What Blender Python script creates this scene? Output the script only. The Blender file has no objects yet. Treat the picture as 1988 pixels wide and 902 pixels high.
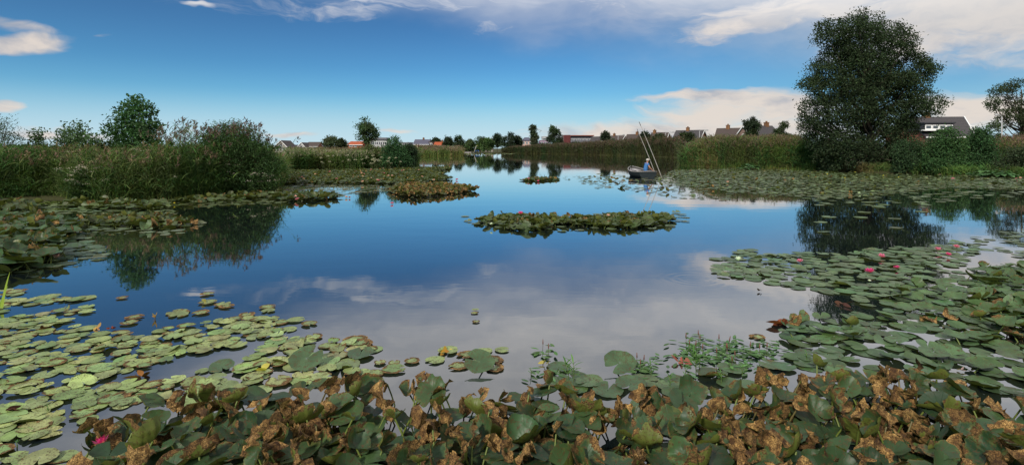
import bpy, math, random
import numpy as np
from math import radians as R_
from mathutils import Vector

# ------------------------------------------------------------------ camera, sky, sun, exposure
scene = bpy.context.scene
col = scene.collection
F, CX, HY, CH = 1050.0, 994.0, 288.0, 1.8          # focal length and horizon measured in the photograph, eye height in metres
cam_d = bpy.data.cameras.new('camera'); cam = bpy.data.objects.new('camera', cam_d); col.objects.link(cam)
cam.location = (0, 0, CH); cam.rotation_euler = (R_(90), 0, 0)
cam_d.sensor_width = 36; cam_d.lens = 36*F/1988; cam_d.shift_y = -(451-HY)/1988
cam_d.clip_start = 0.05; cam_d.clip_end = 6000
scene.camera = cam
scene.render.resolution_x = 1024; scene.render.resolution_y = 464
scene.view_settings.view_transform = 'Standard'; scene.view_settings.look = 'None'
scene.view_settings.exposure = 0.6; scene.view_settings.gamma = 1.0
scene.cycles.max_bounces = 5; scene.cycles.diffuse_bounces = 2; scene.cycles.glossy_bounces = 3
scene.cycles.transmission_bounces = 2; scene.cycles.use_denoising = True
scene.cycles.caustics_reflective = False; scene.cycles.caustics_refractive = False

SUN_EL, SUN_AZ = 34.0, -152.0        # sun high behind the photographer's shoulder, veiled by cloud (azimuth from +Y towards +X)
w = bpy.data.worlds.new('World'); scene.world = w; w.use_nodes = True
nt = w.node_tree; nt.nodes.clear()

class X:
    """a socket in a shader tree, with arithmetic"""
    tree = None
    def __init__(s, sock): s.s = sock
    @staticmethod
    def m(op, a, b=None, c=None):
        n = X.tree.nodes.new('ShaderNodeMath'); n.operation = op
        for i, v in enumerate((a, b, c)):
            if v is None: continue
            if isinstance(v, X): X.tree.links.new(v.s, n.inputs[i])
            else: n.inputs[i].default_value = v
        return X(n.outputs[0])
    def __add__(s, o): return X.m('ADD', s, o)
    def __radd__(s, o): return X.m('ADD', s, o)
    def __sub__(s, o): return X.m('SUBTRACT', s, o)
    def __rsub__(s, o): return X.m('SUBTRACT', o, s)
    def __mul__(s, o): return X.m('MULTIPLY', s, o)
    def __rmul__(s, o): return X.m('MULTIPLY', s, o)
    def __truediv__(s, o): return X.m('DIVIDE', s, o)
    def clamp(s):
        r = X.m('ADD', s, 0.0); r.s.node.use_clamp = True; return r
def smooth(x, a, b):
    n = X.tree.nodes.new('ShaderNodeMapRange'); n.interpolation_type = 'SMOOTHSTEP'
    X.tree.links.new(x.s, n.inputs['Value']); n.inputs['From Min'].default_value = a; n.inputs['From Max'].default_value = b
    return X(n.outputs['Result'])
def comb(a, b, c=0.0):
    n = X.tree.nodes.new('ShaderNodeCombineXYZ')
    for i, v in enumerate((a, b, c)):
        if isinstance(v, X): X.tree.links.new(v.s, n.inputs[i])
        else: n.inputs[i].default_value = v
    return X(n.outputs[0])
def noise(vec, scale, detail=5, rough=.55, dist=0.0, colour=False):
    n = X.tree.nodes.new('ShaderNodeTexNoise'); n.inputs['Scale'].default_value = scale
    n.inputs['Detail'].default_value = detail; n.inputs['Roughness'].default_value = rough; n.inputs['Distortion'].default_value = dist
    if vec is not None: X.tree.links.new(vec.s, n.inputs['Vector'])
    return X(n.outputs['Color' if colour else 'Fac'])
def mix(f, a, b):
    n = X.tree.nodes.new('ShaderNodeMix'); n.data_type = 'RGBA'; n.clamp_factor = True
    for i, v in ((0, f), (6, a), (7, b)):
        if isinstance(v, X): X.tree.links.new(v.s, n.inputs[i])
        else: n.inputs[i].default_value = v if i == 0 else (*v, 1)
    return X(n.outputs[2])

X.tree = nt
tc = nt.nodes.new('ShaderNodeTexCoord'); sx = nt.nodes.new('ShaderNodeSeparateXYZ'); nt.links.new(tc.outputs['Generated'], sx.inputs[0])
vx, vy, vz = X(sx.outputs[0]), X(sx.outputs[1]), X(sx.outputs[2])
az = X.m('ARCTAN2', vx, vy); el = X.m('ARCSINE', vz.clamp())
sky = nt.nodes.new('ShaderNodeTexSky'); sky.sky_type = 'NISHITA'; sky.sun_disc = False
sky.sun_elevation = R_(SUN_EL); sky.sun_rotation = R_(SUN_AZ); sky.air_density = 1.0; sky.dust_density = 0.35; sky.ozone_density = 2.2
SKY = 0.085
def vmul(a, b):
    n = nt.nodes.new('ShaderNodeVectorMath'); n.operation = 'MULTIPLY'
    for i, v in enumerate((a, b)):
        if isinstance(v, X): nt.links.new(v.s, n.inputs[i])
        else: n.inputs[i].default_value = v
    return X(n.outputs[0])
# the phone's deep, saturated blue: the sky's radiance squared and tinted
_s = X(sky.outputs[0]); _k = SKY*1.5
blue = vmul(vmul(_s, _s), (.46*_k, .74*_k, .88*_k))
def px_dir(px, py):
    a = math.atan((px-CX)/F); return a, math.atan((HY-py)/F*math.cos(a))
# clouds: a fractal field stretched along the wind, gathered into banks (azimuth, elevation)
warp = noise(comb(az*3.0, el*6.0), 1.6, 4, .6)
warp2 = noise(comb(az*3.0+7.3, el*6.0+2.1), 1.6, 4, .6)
A = az + (warp-.5)*.10; E = el + (warp2-.5)*.07
def bank(px, py, rx, ry, rot=0.0, power=1.0):
    a0, e0 = px_dir(px, py); ra, re = rx/F*math.cos(a0)**2, ry/F*math.cos(a0)
    c, s_ = math.cos(R_(rot)), math.sin(R_(rot))
    dx, dy = A - a0, E - e0
    u = (dx*c + dy*s_)*(1/ra); v = (dy*c - dx*s_)*(1/re)
    q = u*u + v*v
    return (1.0 - q*.5).clamp()*power if power != 1.0 else (1.0 - q*.5).clamp()
def union(l):
    r = l[0]
    for b in l[1:]: r = X.m('MAXIMUM', r, b)
    return r
high = union([bank(1900, 35, 390, 85, 0), bank(1560, 10, 280, 48, 8), bank(1200, 2, 330, 42, 10, .60), bank(840, 4, 420, 34, 4, .52),
              bank(1440, 215, 190, 42, 3, 1.0), bank(1370, 188, 150, 14, 3, .9), bank(1330, 258, 330, 27, 0, 1.0), bank(1900, 210, 150, 40, 0, 1.0),
              bank(40, 84, 120, 20, 8, 1.0), bank(40, 52, 105, 17, -5, .72), bank(10, 203, 52, 12, 12, .85), bank(210, 73, 22, 5, 10, .6),
              bank(1060, 262, 150, 12, 0, .55), bank(70, 250, 70, 10, 0, .8), bank(180, 254, 70, 8, 0, .7), bank(560, 256, 55, 7, 0, .75), bank(780, 254, 45, 6, 0, .65),
              bank(395, 0, 34, 5, 0, .75), bank(380, 251, 30, 5, 0, .6)])
# the cloud sheet overhead, out of the frame but mirrored in the pond
over = smooth(E + az*.15 + (noise(comb(az*2.2, el*5.0), 1.5, 4)-.5)*.14, .165, .36)
field = noise(comb(A*7.0 + E*5.0, E*26.0), 1.0, 8, .62, .9)
dens = X.m('MAXIMUM', smooth(high*1.10 + (field-.5)*1.25, .34, 1.02), (over*(.72+(field-.4)*.75)).clamp())
fine = noise(comb(A*9.0, E*26.0 + 3.0), 1.0, 6, .6, .3)
lit = smooth(fine + (0.0 - (E-.02))*.7 + az*.10, .26, .56)
cream, grey = (.52, .46, .41), (.29, .295, .325)
cloudc = mix((over*.75 + smooth(az, .25, -.1)*smooth(el, .17, .24)*.8).clamp(), mix(lit, grey, cream), (.47, .455, .44))
horizon = smooth(el, .15, .0)
bg = nt.nodes.new('ShaderNodeBackground'); out = nt.nodes.new('ShaderNodeOutputWorld')
def scale_c(c, f):
    n = nt.nodes.new('ShaderNodeVectorMath'); n.operation = 'SCALE'
    nt.links.new(c.s, n.inputs[0])
    if isinstance(f, X): nt.links.new(f.s, n.inputs['Scale'])
    else: n.inputs['Scale'].default_value = f
    return X(n.outputs[0])
# thin haze just above the horizon, then the clouds, both in the sky's own (bright) units
blue = mix(.6, blue, mix(smooth(el, .06, .25), tuple(c/SKY for c in (.085, .275, .47)), tuple(c/SKY for c in (.046, .135, .272))))
skyc = mix(horizon*.66, blue, tuple(c/SKY for c in (.20, .43, .56)))
back = smooth(vy, .1, -.3)                                     # behind the camera the cloud cover is brighter (sun side)
boost = 1.0 + smooth(el, .17, .30)*.6 + smooth(az, .0, .5)*.0
skyc = mix(smooth(az, -.05, .6)*.5, skyc, tuple(c/SKY for c in (.105, .235, .36)))
skyc = mix(smooth(el, .105, .0)*.85, skyc, tuple(c/SKY for c in (.39, .50, .55)))
full = mix(dens*.93, skyc, scale_c(cloudc, boost*(1/SKY)))
nt.links.new(full.s, bg.inputs[0]); bg.inputs[1].default_value = SKY; nt.links.new(bg.outputs[0], out.inputs[0])

sun_d = bpy.data.lights.new('sun', 'SUN'); sun_d.energy = 2.8; sun_d.angle = R_(5.0); sun_d.color = (1, .93, .82)
sun = bpy.data.objects.new('sun', sun_d); col.objects.link(sun)
sd = Vector((math.sin(R_(SUN_AZ))*math.cos(R_(SUN_EL)), math.cos(R_(SUN_AZ))*math.cos(R_(SUN_EL)), math.sin(R_(SUN_EL))))
sun.rotation_euler = sd.to_track_quat('Z', 'Y').to_euler()

# ------------------------------------------------------------------ small helpers
rng = np.random.default_rng(7)
def ground(px, py, z=0.0):
    """where the view ray through a point of the photograph meets height z"""
    d = (CH-z)*F/(py-HY); return (px-CX)/F*d, d
def at(px, d): return (px-CX)/F*d
def zat(py, d): return CH + (HY-py)*d/F
def tag(o, label=None, cat=None, group=None, kind=None):
    for k, v in (('label', label), ('category', cat), ('group', group), ('kind', kind)):
        if v: o[k] = v
    return o
def empty(name, loc=(0, 0, 0), rz=0.0):
    o = bpy.data.objects.new(name, None); col.objects.link(o); o.location = loc; o.rotation_euler = (0, 0, rz); o.empty_display_size = .1
    return o

class Geo:
    """vertices, triangles and quads with a colour per vertex and a second triple (radius, angle, wear)"""
    def __init__(s): s.v, s.q, s.t, s.c, s.u, s.n = [], [], [], [], [], 0
    def add(s, v, quads=None, tris=None, c=(.5, .5, .5), u=None):
        v = np.asarray(v, float).reshape(-1, 3); k = len(v)
        s.v.append(v)
        c = np.asarray(c, float)
        s.c.append(np.broadcast_to(c, (k, 3)) if c.ndim == 1 else c.reshape(-1, 3))
        s.u.append(np.zeros((k, 3)) if u is None else np.asarray(u, float).reshape(-1, 3))
        if quads is not None and len(quads): s.q.append(np.asarray(quads).reshape(-1, 4)+s.n)
        if tris is not None and len(tris): s.t.append(np.asarray(tris).reshape(-1, 3)+s.n)
        s.n += k
    def mesh(s, name, mat, smooth_=True):
        me = bpy.data.meshes.new(name)
        v = np.concatenate(s.v); q = np.concatenate(s.q) if s.q else np.zeros((0, 4), int); t = np.concatenate(s.t) if s.t else np.zeros((0, 3), int)
        me.vertices.add(len(v)); me.vertices.foreach_set('co', v.astype(np.float32).ravel())
        idx = np.concatenate([q.ravel(), t.ravel()]).astype(np.int32)
        me.loops.add(len(idx)); me.loops.foreach_set('vertex_index', idx)
        me.polygons.add(len(q)+len(t))
        st = np.concatenate([np.arange(len(q))*4, len(q)*4+np.arange(len(t))*3]).astype(np.int32)
        me.polygons.foreach_set('loop_start', st)
        me.polygons.foreach_set('use_smooth', np.full(len(st), smooth_))
        c = np.concatenate(s.c); a = me.attributes.new('tint', 'FLOAT_VECTOR', 'POINT'); a.data.foreach_set('vector', c.astype(np.float32).ravel())
        u = np.concatenate(s.u)
        if np.any(u):
            a = me.attributes.new('spot', 'FLOAT_VECTOR', 'POINT'); a.data.foreach_set('vector', u.astype(np.float32).ravel())
        me.materials.append(mat); me.update(); me.validate(); return me
    def build(s, name, mat, parent=None, loc=None, smooth_=True):
        o = bpy.data.objects.new(name, s.mesh(name, mat, smooth_)); col.objects.link(o)
        if parent: o.parent = parent
        if loc is not None: o.location = loc
        return o
    def box(s, a, b, c=(.5, .5, .5), M=None):
        (x0, y0, z0), (x1, y1, z1) = a, b
        v = np.array([(x, y, z) for z in (z0, z1) for y in (y0, y1) for x in (x0, x1)], float)
        if M is not None: v = v @ M.T
        s.add(v, [(0, 2, 3, 1), (4, 5, 7, 6), (0, 1, 5, 4), (2, 6, 7, 3), (0, 4, 6, 2), (1, 3, 7, 5)], c=c)
    def tube(s, pts, rad, n=7, c=(.5, .5, .5), cap=True):
        pts = np.asarray(pts, float); k = len(pts); rad = np.broadcast_to(rad, (k,)).astype(float)
        d = np.gradient(pts, axis=0); d /= np.linalg.norm(d, axis=1, keepdims=True)+1e-9
        ref = np.array([0, 0, 1.]) if abs(d[0, 2]) < .9 else np.array([1., 0, 0])
        s1 = np.cross(d, ref); s1 /= np.linalg.norm(s1, axis=1, keepdims=True)+1e-9; s2 = np.cross(d, s1)
        a = np.linspace(0, 2*math.pi, n, endpoint=False)
        v = pts[:, None]+rad[:, None, None]*(np.cos(a)[None, :, None]*s1[:, None]+np.sin(a)[None, :, None]*s2[:, None])
        i = np.arange(k-1)[:, None]*n; j = np.arange(n)[None]; j2 = (j+1) % n
        q = np.stack([i+j, i+j2, i+n+j2, i+n+j], -1).reshape(-1, 4)
        v = v.reshape(-1, 3)
        t = []
        if cap:
            v = np.concatenate([v, pts[:1], pts[-1:]]); m = k*n
            t = [(m, (x+1) % n, x) for x in range(n)]+[(m+1, (k-1)*n+x, (k-1)*n+(x+1) % n) for x in range(n)]
        s.add(v, q, t, c=c)

def nrm(v): return v/(np.linalg.norm(v, axis=-1, keepdims=True)+1e-9)
def ribbons(g, p0, d, bend, L, W, c, seg=3, shape='blade', side=None):
    """many tapering curved blades at once"""
    p0 = np.asarray(p0, float); n = len(p0); d = nrm(np.broadcast_to(np.asarray(d, float), (n, 3))); bend = np.broadcast_to(np.asarray(bend, float), (n, 3))
    L = np.broadcast_to(L, (n,)); W = np.broadcast_to(W, (n,)); c = np.broadcast_to(np.asarray(c, float), (n, 3))
    if side is None:
        a = rng.uniform(0, 2*math.pi, n); side = np.stack([np.cos(a), np.sin(a), np.zeros(n)], -1)
    side = nrm(np.cross(d, np.cross(side, d)) if False else side-(side*d).sum(-1, keepdims=True)*d)
    t = np.linspace(0, 1, seg+1)
    if shape == 'blade': wp = np.clip(1.0-t**2*.96, 0.05, 1)
    elif shape == 'lance': wp = np.clip(np.sin(np.pi*(t*.96+.04))**.7, .04, 1)
    elif shape == 'stem': wp = 1-.55*t
    else: wp = np.ones_like(t)
    P = p0[:, None]+d[:, None]*(L[:, None]*t)[..., None]+bend[:, None]*(L[:, None]*t**2)[..., None]
    S = side[:, None]*(W[:, None]*.5*wp)[..., None]
    v = np.stack([P-S, P+S], 2).reshape(-1, 3)
    k = (seg+1)*2
    b = np.arange(n)[:, None]*k+np.arange(seg)[None]*2
    q = np.stack([b, b+1, b+3, b+2], -1).reshape(-1, 4)
    g.add(v, q, c=np.repeat(c, k, axis=0))
    return P
def leaflets(g, p, d, nrml, L, W, c):
    """many folded diamond leaves"""
    n = len(p); d = nrm(d); s_ = nrm(np.cross(d, nrml)); nn = np.cross(s_, d)
    L = np.broadcast_to(L, (n,))[:, None]; W = np.broadcast_to(W, (n,))[:, None]
    v = np.stack([p, p+d*L*.45+s_*W*.5+nn*L*.08, p+d*L-nn*L*.12, p+d*L*.45-s_*W*.5+nn*L*.08], 1)
    q = np.arange(n)[:, None]*4+np.array([0, 1, 2, 3])
    g.add(v.reshape(-1, 3), q, c=np.repeat(np.broadcast_to(c, (n, 3)), 4, axis=0))
def jit(c, n, a=.25, b=.08):
    """n random variations of a colour"""
    c = np.asarray(c, float); return np.clip(c*(1+rng.normal(0, a, (n, 1)))*(1+rng.normal(0, b, (n, 3))), .004, .9)
def rdir(n, z=0.0):
    v = nrm(rng.normal(size=(n, 3))); v[:, 2] += z; return nrm(v)
_ph = rng.uniform(0, 6.28, (12, 3)); _fr = rng.normal(size=(12, 3))
def wav(x, y, s=1.0, k=6):
    """cheap smooth noise in about -1..1"""
    r = 0
    for i in range(k): r = r+np.sin(x*s*_fr[i, 0]*1.3+y*s*_fr[i, 1]*1.3+_ph[i, 0])
    return r/k**.5/1.2
def inpoly(x, y, P):
    P = np.asarray(P, float); r = np.zeros(np.shape(x), bool); j = len(P)-1
    for i in range(len(P)):
        xi, yi = P[i]; xj, yj = P[j]
        if yi != yj: r ^= ((yi > y) != (yj > y)) & (x < (xj-xi)*(y-yi)/(yj-yi)+xi)
        j = i
    return r

# ------------------------------------------------------------------ materials
def mat(name, rough=.6, spec=.3, build=None):
    m = bpy.data.materials.new(name); m.use_nodes = True; X.tree = m.node_tree
    b = m.node_tree.nodes['Principled BSDF']; b.inputs['Roughness'].default_value = rough; b.inputs['Specular IOR Level'].default_value = spec
    if build: build(m.node_tree, b)
    return m
def attr(name, outn='Vector'):
    n = X.tree.nodes.new('ShaderNodeAttribute'); n.attribute_name = name; return n
def setc(b, c, sock='Base Color'): X.tree.links.new(c.s, b.inputs[sock])
def bump(b, h, strength, dist):
    n = X.tree.nodes.new('ShaderNodeBump'); n.inputs['Strength'].default_value = strength; n.inputs['Distance'].default_value = dist
    X.tree.links.new(h.s, n.inputs['Height']); X.tree.links.new(n.outputs[0], b.inputs['Normal'])
def objc():
    n = X.tree.nodes.new('ShaderNodeTexCoord'); return X(n.outputs['Object'])
def geop():
    n = X.tree.nodes.new('ShaderNodeNewGeometry'); return X(n.outputs['Position'])
def m_foliage(name, trans=.22, rough=.7, spec=.12):
    """leaves and stems: albedo carried by each leaf, some light passing through"""
    m = bpy.data.materials.new(name); m.use_nodes = True; X.tree = T = m.node_tree; b = T.nodes['Principled BSDF']
    b.inputs['Roughness'].default_value = rough; b.inputs['Specular IOR Level'].default_value = spec
    a = attr('tint'); T.links.new(a.outputs['Vector'], b.inputs['Base Color'])
    tr = T.nodes.new('ShaderNodeBsdfTranslucent'); g = T.nodes.new('ShaderNodeVectorMath'); g.operation = 'MULTIPLY'
    g.inputs[1].default_value = (1.1, 1.5, .5); T.links.new(a.outputs['Vector'], g.inputs[0]); T.links.new(g.outputs[0], tr.inputs[0])
    mx = T.nodes.new('ShaderNodeMixShader'); mx.inputs[0].default_value = trans
    T.links.new(b.outputs[0], mx.inputs[1]); T.links.new(tr.outputs[0], mx.inputs[2]); T.links.new(mx.outputs[0], T.nodes['Material Output'].inputs[0])
    return m
M_FOL = m_foliage('leaf_foliage'); M_REED = m_foliage('reed_blades', .2, .7, .1)
def _bark(T, b):
    n = noise(objc(), 9, 5, .6, 1.0); setc(b, mix(n, (.035, .028, .02), (.11, .09, .065))); bump(b, n, .6, .03)
M_BARK = mat('bark', .85, .2, _bark)
def m_plain(name, c1, c2, sc, rough=.6, spec=.3, bmp=.0):
    def f(T, b):
        n = noise(objc(), sc, 4, .6); setc(b, mix(n, c1, c2))
        if bmp: bump(b, n, bmp, .01)
    return mat(name, rough, spec, f)
def m_brick(name, c1, c2, mortar=(.25, .23, .2)):
    def f(T, b):
        n = T.nodes.new('ShaderNodeTexBrick'); n.inputs['Scale'].default_value = 4.0; n.inputs['Color1'].default_value = (*c1, 1); n.inputs['Color2'].default_value = (*c2, 1)
        n.inputs['Mortar'].default_value = (*mortar, 1); n.inputs['Mortar Size'].default_value = .012; n.inputs['Brick Width'].default_value = .85; n.inputs['Row Height'].default_value = .28
        T.links.new(objc().s, n.inputs['Vector']); setc(b, X(n.outputs[0]))
    return mat(name, .85, .2, f)
def m_tiles(name, c1, c2):
    def f(T, b):
        n = T.nodes.new('ShaderNodeTexWave'); n.wave_type = 'BANDS'; n.bands_direction = 'Z'; n.inputs['Scale'].default_value = 1.6; n.inputs['Distortion'].default_value = .4
        T.links.new(objc().s, n.inputs['Vector']); k = noise(objc(), 3, 4, .7)
        setc(b, mix((X(n.outputs['Fac'])*.45+k*.6).clamp(), c1, c2))
    return mat(name, .7, .3, f)
# ------------------------------------------------------------------ the setting: land round the pond, and the water
SHORE = [(-900, 404), (-300, 396), (0, 389), (100, 386), (230, 392), (330, 388), (400, 381), (520, 372), (548, 360), (552, 333),
         (620, 329), (700, 329), (800, 322), (812, 316), (806, 303), (812, 300.5), (870, 299), (900, 297), (1000, 297.5), (1100, 299.5), (1230, 303),
         (1318, 306), (1322, 321), (1400, 326), (1500, 328), (1600, 331), (1700, 335), (1800, 338), (1988, 345), (2500, 351), (3400, 356)]
LAKE = [(-26, 1.0)]+[ground(*p) for p in SHORE]+[(60, 1.0)]
def shore_sd(x, y):
    P = np.array(LAKE); d = np.full(np.shape(x), 1e9)
    for i in range(len(P)):
        a, b = P[i-1], P[i]; ab = b-a; t = np.clip(((x-a[0])*ab[0]+(y-a[1])*ab[1])/(ab@ab+1e-9), 0, 1)
        d = np.minimum(d, np.hypot(x-a[0]-t*ab[0], y-a[1]-t*ab[1]))
    return np.where(inpoly(x, y, P), -d, d)
nr, na = 230, 420
rr = np.concatenate([[0.02], np.geomspace(.4, 5500, nr-1)]); aa = np.linspace(0, 2*math.pi, na, endpoint=False)
gx = rr[:, None]*np.sin(aa); gy = rr[:, None]*np.cos(aa); sd_ = shore_sd(gx, gy)
gz = np.clip(sd_*.35+.02, -.9, .22)+np.where(sd_ > 0, .06*wav(gx, gy, .9), 0)*np.clip(sd_, 0, 1)
g = Geo(); i = np.arange(nr-1)[:, None]*na; j = np.arange(na)[None]; j2 = (j+1) % na
g.add(np.stack([gx, gy, gz], -1), np.stack([i+j, i+j2, i+na+j2, i+na+j], -1).reshape(-1, 4)[:, ::-1])
def _gr(T, b):
    p = geop(); n = noise(p, .35, 6, .6); n2 = noise(p, 14, 4, .7)
    setc(b, mix(n2, mix(n, (.028, .045, .012), (.075, .085, .028)), (.05, .04, .025))); bump(b, n2, .5, .04)
tag(g.build('ground', mat('grassy_ground', .95, .1, _gr)), kind='structure')

def _wa(T, b):
    p = geop(); mp = T.nodes.new('ShaderNodeMapping'); mp.inputs['Scale'].default_value = (.5, 1.0, 1.0); T.links.new(p.s, mp.inputs[0])
    q = X(mp.outputs[0]); n1 = noise(q, 1.1, 3, .5); n2 = noise(q, 9.0, 2, .5)
    setc(b, mix(noise(p, .5, 3), (.006, .011, .013), (.009, .014, .015)))
    # rings spreading from a fish near the pads
    fx, fy = ground(1345, 541); sp = T.nodes.new('ShaderNodeSeparateXYZ'); T.links.new(p.s, sp.inputs[0])
    dx = X(sp.outputs[0])-fx; dy = X(sp.outputs[1])-fy; d = X.m('SQRT', dx*dx+dy*dy)
    ring = X.m('SINE', d*52.0)*smooth(d, .62, .30)*smooth(d, .1, .2)
    bump(b, n1*1.0+n2*.10+ring*.06, .16, .012)
    b.inputs['IOR'].default_value = 1.9; b.inputs['Coat Weight'].default_value = .9; b.inputs['Coat Roughness'].default_value = .02; b.inputs['Coat IOR'].default_value = 1.5; T.links.new(b.inputs['Normal'].links[0].from_socket, b.inputs['Coat Normal']); b.inputs['Specular IOR Level'].default_value = .5; b.inputs['Roughness'].default_value = .035
    b.inputs['Roughness'].default_value = .03
g = Geo(); P = [(-70, .9, 0), (120, .9, 0), (120, 330, 0), (-70, 330, 0)]
g.add(P, [(0, 1, 2, 3)]); tag(g.build('water', mat('pond_water', .03, .5, _wa)), kind='structure')

# ------------------------------------------------------------------ buildings
W_RED = m_brick('red_brick', (.20, .065, .04), (.26, .09, .055)); W_ORANGE = m_brick('orange_render', (.34, .07, .025), (.4, .09, .03), (.3, .09, .04))
W_GREY = m_plain('grey_render', (.10, .10, .115), (.14, .14, .15), 2); W_WHITE = m_plain('white_render', (.32, .32, .32), (.42, .42, .41), 2)
W_PINK = m_brick('pale_brick', (.42, .27, .23), (.48, .33, .28)); W_TAN = m_brick('brown_brick', (.24, .13, .09), (.3, .17, .12))
R_GREY = m_tiles('grey_roof_tiles', (.028, .026, .030), (.065, .058, .058)); R_ORANGE = m_tiles('orange_roof_tiles', (.26, .05, .016), (.38, .08, .022))
R_SLATE = m_tiles('slate_roof', (.05, .05, .075), (.10, .10, .14)); R_BROWN = m_tiles('brown_roof_tiles', (.035, .026, .024), (.08, .06, .052))
TRIM = m_plain('white_trim', (.70, .70, .68), (.8, .8, .78), 5); CHIM = m_brick('chimney_brick', (.13, .06, .028), (.19, .095, .04))
DARK = m_plain('dark_trim', (.03, .03, .035), (.05, .05, .055), 5)
GLASS = mat('window_glass', .06, .8, lambda T, b: setc(b, mix(noise(objc(), 1.5, 2), (.03, .04, .05), (.08, .10, .12))))
POT = m_plain('clay_pot', (.04, .035, .03), (.08, .06, .05), 8)

def window(parent, x, z, w_, h, y=-.02, flip=1, axis='x', glass=GLASS, frame=TRIM):
    """a framed window on the wall plane: frame part with its panes as a sub-part"""
    g = Geo(); t = .09
    def bx(gg, x0, x1, z0, z1, y0, y1):
        if axis == 'x': gg.box((x0, min(y0, y1), z0), (x1, max(y0, y1), z1))
        else: gg.box((min(y0, y1), x0, z0), (max(y0, y1), x1, z1))
    y1 = y-flip*.07
    bx(g, x-w_/2, x+w_/2, z, z+t, y, y1); bx(g, x-w_/2, x+w_/2, z+h-t, z+h, y, y1)
    bx(g, x-w_/2, x-w_/2+t, z+t+.002, z+h-t-.002, y, y1); bx(g, x+w_/2-t, x+w_/2, z+t+.002, z+h-t-.002, y, y1)
    if w_ > 1.3: bx(g, x-.05, x+.05, z+t+.002, z+h-t-.002, y, y1)
    f = g.build('window', frame, parent, smooth_=False)
    g = Geo(); bx(g, x-w_/2+t*.7, x+w_/2-t*.7, z+t*.7, z+h-t*.7, y+flip*.01, y-flip*.03); g.build('pane', glass, f, smooth_=False)
    return f

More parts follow.
